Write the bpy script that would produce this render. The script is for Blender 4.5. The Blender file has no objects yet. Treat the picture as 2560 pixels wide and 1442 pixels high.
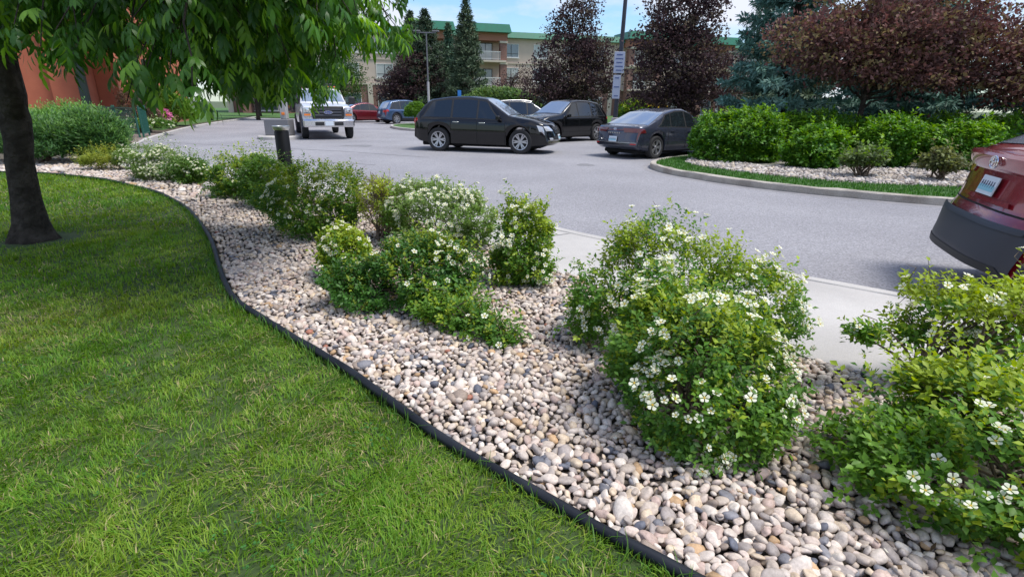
import bpy, math, random
import numpy as np
from mathutils import Vector, Matrix

rng = np.random.default_rng(11)
random.seed(11)
scene = bpy.context.scene
COL = scene.collection
PI = math.pi
R = math.radians

# ------------------------------------------------------------------ camera
cam_data = bpy.data.cameras.new('camera')
cam_data.sensor_width = 36.0
cam_data.lens = 36.0 * 1310.0 / 2560.0
cam_data.clip_start = 0.05
cam_data.clip_end = 2000.0
cam = bpy.data.objects.new('camera', cam_data)
COL.objects.link(cam)
_p, _r = R(19.39), R(0.8)
_F = Vector((0, math.cos(_p), -math.sin(_p)))
_U0 = Vector((0, math.sin(_p), math.cos(_p)))
_R0 = Vector((1, 0, 0))
_R = _R0 * math.cos(_r) + _U0 * math.sin(_r)
_U = _U0 * math.cos(_r) - _R0 * math.sin(_r)
cam.matrix_world = Matrix(((_R.x, _U.x, -_F.x, 0.0), (_R.y, _U.y, -_F.y, 0.0), (_R.z, _U.z, -_F.z, 1.40), (0, 0, 0, 1)))
scene.camera = cam

# ------------------------------------------------------------------ sky, sun, exposure
SUN_EL, SUN_AZ = R(64), R(104)          # azimuth from +Y (north) towards +X
world = bpy.data.worlds.new('World')
scene.world = world
world.use_nodes = True
nt = world.node_tree
nt.nodes.clear()
w_out = nt.nodes.new('ShaderNodeOutputWorld')
w_bg = nt.nodes.new('ShaderNodeBackground')
w_sky = nt.nodes.new('ShaderNodeTexSky')
w_sky.sky_type = 'NISHITA'
w_sky.sun_disc = False
w_sky.sun_elevation = SUN_EL
w_sky.sun_rotation = SUN_AZ
w_sky.air_density = 1.3
w_sky.dust_density = 0.3
w_tc = nt.nodes.new('ShaderNodeTexCoord')
w_map = nt.nodes.new('ShaderNodeMapping')
w_map.inputs['Scale'].default_value = (1.0, 1.0, 2.6)
w_map.inputs['Location'].default_value = (0.35, 0.1, 0.2)
w_no = nt.nodes.new('ShaderNodeTexNoise')
w_no.inputs['Scale'].default_value = 2.6
w_no.inputs['Detail'].default_value = 8.0
w_no.inputs['Roughness'].default_value = 0.55
w_rmp = nt.nodes.new('ShaderNodeValToRGB')
w_rmp.color_ramp.elements[0].position = 0.43
w_rmp.color_ramp.elements[0].color = (0.05, 0.05, 0.05, 1)
w_rmp.color_ramp.elements[1].position = 0.56
w_rmp.color_ramp.elements[1].color = (0.95, 0.95, 0.95, 1)
w_mix = nt.nodes.new('ShaderNodeMix')
w_mix.data_type = 'RGBA'
w_mix.inputs[7].default_value = (5.0, 5.2, 5.9, 1)
nt.links.new(w_tc.outputs['Generated'], w_map.inputs['Vector'])
nt.links.new(w_map.outputs['Vector'], w_no.inputs['Vector'])
nt.links.new(w_no.outputs['Fac'], w_rmp.inputs['Fac'])
nt.links.new(w_rmp.outputs['Color'], w_mix.inputs[0])
w_tint = nt.nodes.new('ShaderNodeMix')
w_tint.data_type = 'RGBA'
w_tint.blend_type = 'MULTIPLY'
w_tint.inputs[0].default_value = 1.0
w_tint.inputs[7].default_value = (0.60, 0.80, 1.08, 1)
nt.links.new(w_sky.outputs['Color'], w_tint.inputs[6])
nt.links.new(w_tint.outputs[2], w_mix.inputs[6])
nt.links.new(w_mix.outputs[2], w_bg.inputs['Color'])
w_bg.inputs['Strength'].default_value = 0.095
nt.links.new(w_bg.outputs['Background'], w_out.inputs['Surface'])

sun_data = bpy.data.lights.new('sun', 'SUN')
sun_data.energy = 2.3
sun_data.angle = R(20)
sun_data.color = (1.0, 0.95, 0.88)
sun = bpy.data.objects.new('sun', sun_data)
COL.objects.link(sun)
_sd = Vector((math.sin(SUN_AZ) * math.cos(SUN_EL), math.cos(SUN_AZ) * math.cos(SUN_EL), math.sin(SUN_EL)))
sun.rotation_euler = (-_sd).to_track_quat('-Z', 'Y').to_euler()
sun.location = (10, 10, 40)

scene.view_settings.view_transform = 'Standard'
scene.view_settings.look = 'None'
scene.view_settings.gamma = 1.0
scene.view_settings.exposure = 0.95
scene.cycles.use_denoising = True
scene.cycles.max_bounces = 6
scene.cycles.diffuse_bounces = 3
scene.cycles.glossy_bounces = 3
scene.cycles.transmission_bounces = 4
scene.cycles.transparent_max_bounces = 4

# ------------------------------------------------------------------ helpers
def srgb(r, g, b):
    def c(v):
        v /= 255.0
        return v / 12.92 if v <= 0.04045 else ((v + 0.055) / 1.055) ** 2.4
    return (c(r), c(g), c(b))

def nrm(a):
    return a / np.maximum(np.linalg.norm(a, axis=-1, keepdims=True), 1e-9)

def mesh_np(name, V, T=None, Q=None, C=None, smooth=False):
    """mesh from numpy verts, triangles and quads; C = per-vertex colour"""
    me = bpy.data.meshes.new(name)
    V = np.asarray(V, dtype=np.float32)
    T = np.zeros((0, 3), np.int32) if T is None else np.asarray(T, np.int32)
    Q = np.zeros((0, 4), np.int32) if Q is None else np.asarray(Q, np.int32)
    nl = T.size + Q.size
    me.vertices.add(len(V))
    me.vertices.foreach_set('co', V.ravel())
    me.loops.add(nl)
    me.loops.foreach_set('vertex_index', np.concatenate([T.ravel(), Q.ravel()]))
    me.polygons.add(len(T) + len(Q))
    ls = np.concatenate([np.arange(len(T)) * 3, T.size + np.arange(len(Q)) * 4]).astype(np.int32)
    me.polygons.foreach_set('loop_start', ls)
    if smooth:
        me.polygons.foreach_set('use_smooth', np.ones(len(ls), dtype=bool))
    me.update(calc_edges=True)
    if C is not None:
        ca = me.color_attributes.new('Col', 'FLOAT_COLOR', 'POINT')
        C = np.asarray(C, np.float32)
        if C.shape[1] == 3:
            C = np.concatenate([C, np.ones((len(C), 1), np.float32)], 1)
        ca.data.foreach_set('color', C.ravel())
    return me

def link(name, me, mat=None, parent=None, loc=None, rotz=0.0, label=None, cat=None, group=None, kind=None):
    o = bpy.data.objects.new(name, me)
    COL.objects.link(o)
    if mat is not None and me is not None and not me.materials:
        me.materials.append(mat)
    if parent is not None:
        o.parent = parent
    if loc is not None:
        o.location = loc
    if rotz:
        o.rotation_euler = (0, 0, rotz)
    for k, v in (('label', label), ('category', cat), ('group', group), ('kind', kind)):
        if v:
            o[k] = v
    return o

def thing(name, label, cat, loc=(0, 0, 0), rotz=0.0, group=None):
    o = bpy.data.objects.new(name, None)
    o.empty_display_size = 0.2
    COL.objects.link(o)
    o.location = loc
    o.rotation_euler = (0, 0, rotz)
    o['label'] = label
    o['category'] = cat
    if group:
        o['group'] = group
    return o

class MB:
    """collects boxes, tubes, prisms and grids; build() links them as ONE mesh object"""
    def __init__(s):
        s.v, s.f = [], []
    def add(s, vs, fs):
        n = len(s.v)
        s.v += [tuple(map(float, v)) for v in vs]
        s.f += [tuple(int(i) + n for i in f) for f in fs]
        return s
    def box(s, x0, x1, y0, y1, z0, z1, b=0.0):
        if b <= 0:
            vs = [(x, y, z) for z in (z0, z1) for y in (y0, y1) for x in (x0, x1)]
            fs = [(0, 2, 3, 1), (4, 5, 7, 6), (0, 1, 5, 4), (2, 6, 7, 3), (0, 4, 6, 2), (1, 3, 7, 5)]
            return s.add(vs, fs)
        # chamfered box
        vs, idx = [], {}
        for ix, X in ((0, x0), (1, x1)):
            for iy, Y in ((0, y0), (1, y1)):
                for iz, Z in ((0, z0), (1, z1)):
                    dx, dy, dz = (b if ix == 0 else -b), (b if iy == 0 else -b), (b if iz == 0 else -b)
                    for a in range(3):
                        idx[(ix, iy, iz, a)] = len(vs)
                        vs.append((X if a == 0 else X + dx, Y if a == 1 else Y + dy, Z if a == 2 else Z + dz))
        g = lambda *k: idx[k]
        fs = []
        for i in (0, 1):
            q = [g(i, 0, 0, 0), g(i, 1, 0, 0), g(i, 1, 1, 0), g(i, 0, 1, 0)]
            fs.append(q if i else q[::-1])
            q = [g(0, i, 0, 1), g(0, i, 1, 1), g(1, i, 1, 1), g(1, i, 0, 1)]
            fs.append(q if i else q[::-1])
            q = [g(0, 0, i, 2), g(1, 0, i, 2), g(1, 1, i, 2), g(0, 1, i, 2)]
            fs.append(q if i else q[::-1])
        for i in (0, 1):
            for j in (0, 1):
                q = [g(i, j, 0, 0), g(i, j, 1, 0), g(i, j, 1, 1), g(i, j, 0, 1)]
                fs.append(q if (i == j) else q[::-1])
                q = [g(i, 0, j, 2), g(i, 1, j, 2), g(i, 1, j, 0), g(i, 0, j, 0)]
                fs.append(q if (i != j) else q[::-1])
                q = [g(0, i, j, 1), g(1, i, j, 1), g(1, i, j, 2), g(0, i, j, 2)]
                fs.append(q if (i == j) else q[::-1])
        for i in (0, 1):
            for j in (0, 1):
                for k in (0, 1):
                    q = [g(i, j, k, 0), g(i, j, k, 1), g(i, j, k, 2)]
                    fs.append(q if (i + j + k) % 2 else q[::-1])
        return s.add(vs, fs)
    def tube(s, path, rad, n=8, cap=True):
        path = [Vector(p) for p in path]
        if not hasattr(rad, '__len__'):
            rad = [rad] * len(path)
        vs, fs = [], []
        ref = Vector((0.31, 0.17, 0.93)).normalized()
        for i, p in enumerate(path):
            t = (path[min(i + 1, len(path) - 1)] - path[max(i - 1, 0)]).normalized()
            a = t.cross(ref)
            if a.length < 0.1:
                a = t.cross(Vector((1, 0, 0)))
            a.normalize()
            b = t.cross(a)
            for k in range(n):
                q = 2 * PI * k / n
                vs.append(p + (a * math.cos(q) + b * math.sin(q)) * rad[i])
        for i in range(len(path) - 1):
            for k in range(n):
                k2 = (k + 1) % n
                fs.append((i * n + k, i * n + k2, (i + 1) * n + k2, (i + 1) * n + k))
        if cap:
            fs.append(tuple(range(n))[::-1])
            fs.append(tuple(range((len(path) - 1) * n, len(path) * n)))
        return s.add(vs, fs)
    def lathe(s, prof, n=24, c=(0, 0, 0), axis='z', cap=True):
        vs, fs = [], []
        for r_, z_ in prof:
            for k in range(n):
                q = 2 * PI * k / n
                if axis == 'z':
                    vs.append((c[0] + r_ * math.cos(q), c[1] + r_ * math.sin(q), c[2] + z_))
                else:
                    vs.append((c[0] + r_ * math.cos(q), c[1] + z_, c[2] + r_ * math.sin(q)))
        for i in range(len(prof) - 1):
            for k in range(n):
                k2 = (k + 1) % n
                fs.append((i * n + k, i * n + k2, (i + 1) * n + k2, (i + 1) * n + k))
        if cap:
            fs.append(tuple(range(n))[::-1])
            fs.append(tuple(range((len(prof) - 1) * n, len(prof) * n)))
        return s.add(vs, fs)
    def prism(s, poly, z0, z1):
        n = len(poly)
        vs = [(x, y, z0) for x, y in poly] + [(x, y, z1) for x, y in poly]
        fs = [tuple(range(n))[::-1], tuple(range(n, 2 * n))]
        for k in range(n):
            k2 = (k + 1) % n
            fs.append((k, k2, n + k2, n + k))
        return s.add(vs, fs)
    def grid(s, P, two=False):
        """P[i][j] -> point"""
        h, w = len(P), len(P[0])
        vs = [p for row in P for p in row]
        fs = [(i * w + j, i * w + j + 1, (i + 1) * w + j + 1, (i + 1) * w + j) for i in range(h - 1) for j in range(w - 1)]
        return s.add(vs, fs)
    def mesh(s, name, smooth=False):
        me = bpy.data.meshes.new(name)
        me.from_pydata(s.v, [], s.f)
        if smooth:
            me.polygons.foreach_set('use_smooth', np.ones(len(me.polygons), dtype=bool))
            if smooth == 'auto':
                me.set_sharp_from_angle(angle=R(38))
        me.update()
        return me
    def build(s, name, mat, parent=None, smooth=False, **k):
        return link(name, s.mesh(name, smooth), mat, parent, **k)

def sheet(name, poly, z, thick, mat, kind='structure', parent=None, **k):
    """flat slab whose top is at z"""
    import bmesh
    me = bpy.data.meshes.new(name)
    bm = bmesh.new()
    vs = [bm.verts.new((x, y, z)) for x, y in poly]
    f = bm.faces.new(vs)
    if f.normal.z < 0:
        f.normal_flip()
    f.normal_update()
    if f.normal.z < 0:
        f.normal_flip()
    if thick:
        n = len(vs)
        lo = [bm.verts.new((x, y, z - thick)) for x, y in poly]
        for i in range(n):
            j = (i + 1) % n
            bm.faces.new((vs[i], vs[j], lo[j], lo[i]))
    bmesh.ops.triangulate(bm, faces=[f for f in bm.faces if len(f.verts) > 4])
    bmesh.ops.recalc_face_normals(bm, faces=bm.faces[:])
    # keep top facing up
    for f in bm.faces:
        if abs(f.normal.z) > 0.9 and f.normal.z < 0:
            f.normal_flip()
    bm.to_mesh(me)
    bm.free()
    return link(name, me, mat, parent, kind=kind, **k)

def inside(P, poly):
    x, y = P[:, 0], P[:, 1]
    poly = np.asarray(poly)
    r_ = np.zeros(len(P), bool)
    j = len(poly) - 1
    for i in range(len(poly)):
        xi, yi = poly[i]
        xj, yj = poly[j]
        c = ((yi > y) != (yj > y)) & (x < (xj - xi) * (y - yi) / (yj - yi + 1e-12) + xi)
        r_ ^= c
        j = i
    return r_

def chaikin(pts, n=2, closed=False):
    pts = [tuple(p) for p in pts]
    for _ in range(n):
        out = [] if closed else [pts[0]]
        rngi = range(len(pts)) if closed else range(len(pts) - 1)
        for i in rngi:
            a, b = pts[i], pts[(i + 1) % len(pts)]
            out.append(tuple(a[k] * .75 + b[k] * .25 for k in range(len(a))))
            out.append(tuple(a[k] * .25 + b[k] * .75 for k in range(len(a))))
        if not closed:
            out.append(pts[-1])
        pts = out
    return pts

def offset_path(path, d):
    """to the left of travel by d (2-D)"""
    P = np.asarray(path, float)[:, :2]
    t = np.gradient(P, axis=0)
    t = nrm(t)
    return P + np.stack([-t[:, 1], t[:, 0]], 1) * d

def resample(path, step):
    P = np.asarray(path, float)
    d = np.r_[0, np.cumsum(np.linalg.norm(np.diff(P, axis=0), axis=1))]
    n = max(2, int(round(d[-1] / step)) + 1)
    q = np.linspace(0, d[-1], n)
    return np.stack([np.interp(q, d, P[:, k]) for k in range(P.shape[1])], 1)

# ------------------------------------------------------------------ materials
def new_mat(name):
    m = bpy.data.materials.new(name)
    m.use_nodes = True
    return m, m.node_tree, m.node_tree.nodes['Principled BSDF']

def M(name, col, rough=0.6, metal=0.0, spec=0.5, col2=None, nscale=3.0, detail=6.0, lo=0.35, hi=0.65,
      bump=0.0, bscale=60.0, bdist=0.01, coat=0.0, fine=None, fscale=180.0, emit=None, estr=0.0):
    m, t, p = new_mat(name)
    p.inputs['Base Color'].default_value = (*col, 1)
    p.inputs['Roughness'].default_value = rough
    p.inputs['Metallic'].default_value = metal
    p.inputs['Specular IOR Level'].default_value = spec
    p.inputs['Coat Weight'].default_value = coat
    p.inputs['Coat Roughness'].default_value = 0.04
    tc = t.nodes.new('ShaderNodeTexCoord')
    src = None
    if col2 is not None:
        n = t.nodes.new('ShaderNodeTexNoise')
        n.inputs['Scale'].default_value = nscale
        n.inputs['Detail'].default_value = detail
        rp = t.nodes.new('ShaderNodeValToRGB')
        rp.color_ramp.elements[0].position = lo
        rp.color_ramp.elements[1].position = hi
        rp.color_ramp.elements[0].color = (*col, 1)
        rp.color_ramp.elements[1].color = (*col2, 1)
        t.links.new(tc.outputs['Object'], n.inputs['Vector'])
        t.links.new(n.outputs['Fac'], rp.inputs['Fac'])
        src = rp.outputs['Color']
    if fine is not None:
        n = t.nodes.new('ShaderNodeTexNoise')
        n.inputs['Scale'].default_value = fscale
        n.inputs['Detail'].default_value = 3.0
        n.inputs['Roughness'].default_value = 0.7
        rp = t.nodes.new('ShaderNodeValToRGB')
        rp.color_ramp.elements[0].position = 0.3
        rp.color_ramp.elements[1].position = 0.7
        rp.color_ramp.elements[0].color = (1 - fine, 1 - fine, 1 - fine, 1)
        rp.color_ramp.elements[1].color = (1 + fine, 1 + fine, 1 + fine, 1)
        t.links.new(tc.outputs['Object'], n.inputs['Vector'])
        t.links.new(n.outputs['Fac'], rp.inputs['Fac'])
        mx = t.nodes.new('ShaderNodeMix')
        mx.data_type = 'RGBA'
        mx.blend_type = 'MULTIPLY'
        mx.inputs[0].default_value = 1.0
        if src is not None:
            t.links.new(src, mx.inputs[6])
        else:
            mx.inputs[6].default_value = (*col, 1)
        t.links.new(rp.outputs['Color'], mx.inputs[7])
        src = mx.outputs[2]
    if src is not None:
        t.links.new(src, p.inputs['Base Color'])
    if bump > 0:
        n = t.nodes.new('ShaderNodeTexNoise')
        n.inputs['Scale'].default_value = bscale
        n.inputs['Detail'].default_value = 5.0
        b = t.nodes.new('ShaderNodeBump')
        b.inputs['Strength'].default_value = bump
        b.inputs['Distance'].default_value = bdist
        t.links.new(tc.outputs['Object'], n.inputs['Vector'])
        t.links.new(n.outputs['Fac'], b.inputs['Height'])
        t.links.new(b.outputs['Normal'], p.inputs['Normal'])
    if emit is not None:
        p.inputs['Emission Color'].default_value = (*emit, 1)
        p.inputs['Emission Strength'].default_value = estr
    return m

def foliage(name, transl=0.35, rough=0.5, spec=0.35):
    m, t, p = new_mat(name)
    a = t.nodes.new('ShaderNodeAttribute')
    a.attribute_name = 'Col'
    tr = t.nodes.new('ShaderNodeBsdfTranslucent')
    mx = t.nodes.new('ShaderNodeMixShader')
    mx.inputs[0].default_value = transl
    hs = t.nodes.new('ShaderNodeHueSaturation')
    hs.inputs['Hue'].default_value = 0.485
    hs.inputs['Saturation'].default_value = 1.1
    hs.inputs['Value'].default_value = 1.35
    p.inputs['Roughness'].default_value = rough
    p.inputs['Specular IOR Level'].default_value = spec
    out = t.nodes['Material Output']
    t.links.new(a.outputs['Color'], p.inputs['Base Color'])
    t.links.new(a.outputs['Color'], hs.inputs['Color'])
    t.links.new(hs.outputs['Color'], tr.inputs['Color'])
    t.links.new(p.outputs['BSDF'], mx.inputs[1])
    t.links.new(tr.outputs['BSDF'], mx.inputs[2])
    t.links.new(mx.outputs['Shader'], out.inputs['Surface'])
    return m

def stone_mat(name, from_object):
    m, t, p = new_mat(name)
    if from_object:
        a = t.nodes.new('ShaderNodeObjectInfo')
        src = a.outputs['Color']
    else:
        a = t.nodes.new('ShaderNodeAttribute')
        a.attribute_name = 'Col'
        src = a.outputs['Color']
    tc = t.nodes.new('ShaderNodeTexCoord')
    geo = t.nodes.new('ShaderNodeNewGeometry')
    n = t.nodes.new('ShaderNodeTexNoise')
    n.inputs['Scale'].default_value = 90.0
    n.inputs['Detail'].default_value = 5.0
    n.inputs['Roughness'].default_value = 0.65
    rp = t.nodes.new('ShaderNodeValToRGB')
    rp.color_ramp.elements[0].position = 0.28
    rp.color_ramp.elements[1].position = 0.72
    rp.color_ramp.elements[0].color = (0.74, 0.73, 0.72, 1)
    rp.color_ramp.elements[1].color = (1.2, 1.2, 1.2, 1)
    mx = t.nodes.new('ShaderNodeMix')
    mx.data_type = 'RGBA'
    mx.blend_type = 'MULTIPLY'
    mx.inputs[0].default_value = 1.0
    t.links.new(geo.outputs['Position'], n.inputs['Vector'])
    t.links.new(n.outputs['Fac'], rp.inputs['Fac'])
    t.links.new(src, mx.inputs[6])
    t.links.new(rp.outputs['Color'], mx.inputs[7])
    t.links.new(mx.outputs[2], p.inputs['Base Color'])
    b = t.nodes.new('ShaderNodeBump')
    b.inputs['Strength'].default_value = 0.25
    b.inputs['Distance'].default_value = 0.004
    t.links.new(n.outputs['Fac'], b.inputs['Height'])
    t.links.new(b.outputs['Normal'], p.inputs['Normal'])
    p.inputs['Roughness'].default_value = 0.62
    p.inputs['Specular IOR Level'].default_value = 0.35
    return m

def brick_mat(name, c1, c2, mortar, scale=1.0):
    m, t, p = new_mat(name)
    tc = t.nodes.new('ShaderNodeTexCoord')
    mp = t.nodes.new('ShaderNodeMapping')
    mp.inputs['Rotation'].default_value = (R(90), 0, 0)
    b = t.nodes.new('ShaderNodeTexBrick')
    b.inputs['Color1'].default_value = (*c1, 1)
    b.inputs['Color2'].default_value = (*c2, 1)
    b.inputs['Mortar'].default_value = (*mortar, 1)
    b.inputs['Scale'].default_value = scale
    b.inputs['Mortar Size'].default_value = 0.008
    b.inputs['Brick Width'].default_value = 0.22
    b.inputs['Row Height'].default_value = 0.075
    t.links.new(tc.outputs['Object'], mp.inputs['Vector'])
    t.links.new(mp.outputs['Vector'], b.inputs['Vector'])
    t.links.new(b.outputs['Color'], p.inputs['Base Color'])
    p.inputs['Roughness'].default_value = 0.85
    return m

m_asphalt = M('asphalt', (0.225, 0.221, 0.235), 0.85, col2=(0.29, 0.285, 0.30), nscale=0.38, detail=9.0, lo=0.3, hi=0.7, fine=0.48, fscale=55, bump=0.35, bscale=160, bdist=0.006, spec=0.3)
m_concrete = M('concrete', (0.39, 0.372, 0.352), 0.85, col2=(0.49, 0.47, 0.445), nscale=1.3, detail=9.0, fine=0.16, fscale=140, bump=0.15, bscale=120, bdist=0.004, spec=0.3)
m_kerb = M('kerb_concrete', (0.42, 0.385, 0.335), 0.9, col2=(0.25, 0.215, 0.18), nscale=2.2, lo=0.45, hi=0.75, fine=0.22, fscale=60, bump=0.6, bscale=18, bdist=0.02, spec=0.2)
m_groove = M('joint_dirt', (0.05, 0.047, 0.043), 0.95)
m_soil = M('soil', (0.055, 0.045, 0.035), 0.95, col2=(0.09, 0.075, 0.06), nscale=20, bump=0.6, bscale=60)
m_lawn = M('lawn_soil', (0.032, 0.062, 0.014), 0.95, col2=(0.055, 0.085, 0.022), nscale=8, bump=0.6, bscale=80)
m_turf = M('turf', (0.045, 0.115, 0.02), 0.9, col2=(0.075, 0.16, 0.035), nscale=6, fine=0.35, fscale=90, bump=0.8, bscale=120, bdist=0.03)
m_earth = M('earth', (0.06, 0.09, 0.035), 0.95, col2=(0.08, 0.1, 0.045), nscale=0.3)
m_mulch = M('mulch', (0.06, 0.05, 0.035), 0.95, col2=(0.10, 0.085, 0.06), nscale=9, bump=0.7, bscale=50)
m_paver = brick_mat('red_pavers', (0.30, 0.16, 0.13), (0.24, 0.12, 0.10), (0.18, 0.14, 0.12))
m_edging = M('black_plastic', (0.006, 0.008, 0.013), 0.55, spec=0.3, col2=(0.016, 0.019, 0.026), nscale=5, bump=0.15, bscale=40, bdist=0.003)
m_grass = foliage('grass_blade', 0.35, 0.55, 0.3)
m_leaf = foliage('shrub_leaf', 0.38, 0.5, 0.35)
m_ash = foliage('ash_leaf', 0.42, 0.38, 0.5)
m_purple = foliage('purple_leaf', 0.25, 0.65, 0.2)
m_needle = foliage('needle', 0.12, 0.6, 0.3)
m_petal = foliage('petal', 0.3, 0.6, 0.2)
m_stone_o = stone_mat('river_stone', True)
m_stone_a = stone_mat('river_stone_mass', False)
m_bark = M('bark', (0.035, 0.029, 0.024), 0.95, spec=0.15, col2=(0.075, 0.064, 0.053), nscale=9, lo=0.4, hi=0.7, bump=1.0, bscale=22, bdist=0.05)
m_twig = M('twig', (0.10, 0.07, 0.045), 0.9, col2=(0.16, 0.12, 0.085), nscale=12)
m_black_metal = M('black_metal', (0.005, 0.005, 0.006), 0.5, spec=0.25)
m_silver = M('silver_metal', (0.55, 0.55, 0.55), 0.35, metal=0.9)
m_tyre = M('tyre_rubber', (0.018, 0.018, 0.019), 0.85, bump=0.2, bscale=90)
m_rim = M('alloy_rim', (0.50, 0.50, 0.52), 0.32, metal=0.85)
m_rim_dark = M('dark_rim', (0.20, 0.20, 0.22), 0.35, metal=0.8)
m_glass = M('car_glass', (0.010, 0.013, 0.016), 0.03, spec=0.9)
m_screen = M('car_windscreen', (0.30, 0.36, 0.44), 0.05, metal=0.55, spec=0.6)
m_trim = M('black_trim', (0.015, 0.015, 0.016), 0.55)
m_clad = M('grey_cladding', (0.045, 0.05, 0.065), 0.55, bump=0.1, bscale=300, bdist=0.002)
m_under = M('underbody', (0.006, 0.006, 0.006), 0.9)
m_chrome = M('chrome', (0.75, 0.75, 0.77), 0.15, metal=1.0)
m_red_lens = M('red_lens', (0.42, 0.012, 0.012), 0.12, coat=0.8)
m_dark_lens = M('dark_red_lens', (0.10, 0.008, 0.012), 0.12, coat=0.8)
m_clear_lens = M('clear_lens', (0.50, 0.52, 0.55), 0.12, coat=1.0, metal=0.3)
m_orange_lens = M('orange_lens', (0.75, 0.2, 0.03), 0.2, coat=0.5)
m_plate = M('plate_white', (0.62, 0.68, 0.74), 0.5)
m_plate_blue = M('plate_blue', (0.25, 0.52, 0.62), 0.5)
m_ink = M('plate_ink', (0.03, 0.04, 0.10), 0.5)

def paint(name, c, metal=0.35, rough=0.3, coat=0.9, spec=0.45):
    return M(name, c, rough, metal=metal, coat=coat, spec=spec)

# ------------------------------------------------------------------ ground, road, kerbs
EDGE = chaikin([(1.55, 0.52), (1.2, 0.75), (0.54, 1.26), (0.32, 1.43), (0.16, 1.57), (-0.07, 1.75), (-0.27, 1.91), (-0.63, 2.26), (-0.92, 2.56), (-1.33, 2.93),
                (-1.71, 3.28), (-2.01, 3.55), (-2.29, 3.94), (-2.66, 4.53), (-3.09, 5.23), (-3.65, 6.03), (-4.36, 6.97), (-5.19, 7.85), (-6.21, 8.75),
                (-7.51, 9.59), (-8.82, 10.13), (-10.03, 10.36), (-12.5, 10.5)], 2)
WALK_IN = chaikin([(8.0, -2.4), (5.0, 0.25), (3.2, 1.66), (2.2, 2.48), (1.6, 2.92), (0.48, 4.32), (-0.37, 5.6), (-2.3, 7.9), (-4.7, 9.75), (-7.3, 10.95), (-9.3, 12.1), (-10.3, 13.6)], 2)
KERB = chaikin([(9.4, -1.0), (6.2, 1.6), (4.2, 3.2), (3.27, 3.92), (2.3, 4.67), (0.57, 6.17), (-0.23, 7.12), (-2.2, 9.25), (-4.6, 11.1), (-7.2, 12.3), (-9.2, 13.3),
                (-10.8, 14.9), (-12.3, 17.5), (-13.9, 20.6), (-15.6, 24.6), (-18.0, 30.5), (-20.4, 38.5), (-24.0, 52.0)], 2)
ROAD_Z = -0.10

sheet('ground', [(-400, -300), (400, -300), (400, 500), (-400, 500)], -0.22, 0, m_earth)
road = sheet('road', [(-14, -30), (60, -30), (90, 64), (20, 62), (-60, 50), (-40, 36), (-18, 12)], ROAD_Z, 0, m_asphalt)

# tar seams and patches on the asphalt, thin sheets of their own
m_tar = M('tar_seam', (0.15, 0.147, 0.155), 0.8, bump=0.2, bscale=90)
def strip(name, path, w, z, mat, parent, zig=0.0):
    P = resample(path, 0.25)
    P = P + rng.normal(0, zig, P.shape)
    a, b = offset_path(P, w / 2), offset_path(P, -w / 2)
    mb = MB()
    mb.grid([[(p[0], p[1], z) for p in a], [(p[0], p[1], z) for p in b]])
    return mb.build(name, mat, parent)
strip('tar_seam', [(-16, 21), (-9, 18.4), (-5.5, 17.2), (-2.5, 15.6)], 0.05, ROAD_Z + 0.004, m_tar, road, 0.02)
strip('tar_seam', [(-8.5, 15.3), (-6.2, 14.2), (-3.5, 13.5)], 0.04, ROAD_Z + 0.004, m_tar, road, 0.025)
m_patch = M('asphalt_patch', (0.16, 0.158, 0.165), 0.85, col2=(0.20, 0.197, 0.205), nscale=1.2, fine=0.38, fscale=70, bump=0.35, bscale=160, bdist=0.006, spec=0.3)
m_oil = M('oil_stain', (0.165, 0.162, 0.168), 0.75, col2=(0.20, 0.197, 0.203), nscale=5, fine=0.3, fscale=70)
def blot(name, x, y, rx, ry, mat, seed):
    r_ = np.random.default_rng(seed)
    q = np.linspace(0, 2 * PI, 40)[:-1]
    rr = 1 + .18 * np.sin(3 * q + r_.uniform(0, 6)) + .12 * np.sin(7 * q + r_.uniform(0, 6)) + r_.normal(0, .05, 39)
    sheet(name, [(x + rx * a * math.cos(t), y + ry * a * math.sin(t)) for a, t in zip(rr, q)], ROAD_Z + 0.004, 0, mat, kind=None, parent=road)
for i, (x, y, rx, ry) in enumerate([(-5.6, 19.5, .5, .4), (1.9, 14.2, .22, .26), (-7.5, 17.2, .4, .3)]):
    blot('oil_stain', x, y, rx, ry, m_oil, i)
# pale dusty gutter along the island kerb and the near kerb
m_gutter = M('gutter_dust', (0.27, 0.26, 0.265), 0.9, col2=(0.22, 0.215, 0.225), nscale=4, fine=0.25, fscale=110, bump=0.25, bscale=160)

lawn_poly = [(-12.5, 10.5), (-40, 11), (-40, -30), (14, -30), (9, -6), (4, -1.5)] + [tuple(p) for p in EDGE]
lawn = sheet('lawn', lawn_poly, -0.004, 0.12, m_lawn)
bed_poly = [tuple(p) for p in EDGE] + [(-12.2, 12.5), (-10.6, 13.9)] + [tuple(p) for p in WALK_IN[::-1]] + [(4, -1.5)]
bed = sheet('gravel_bed', bed_poly, -0.03, 0.12, m_soil)

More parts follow.
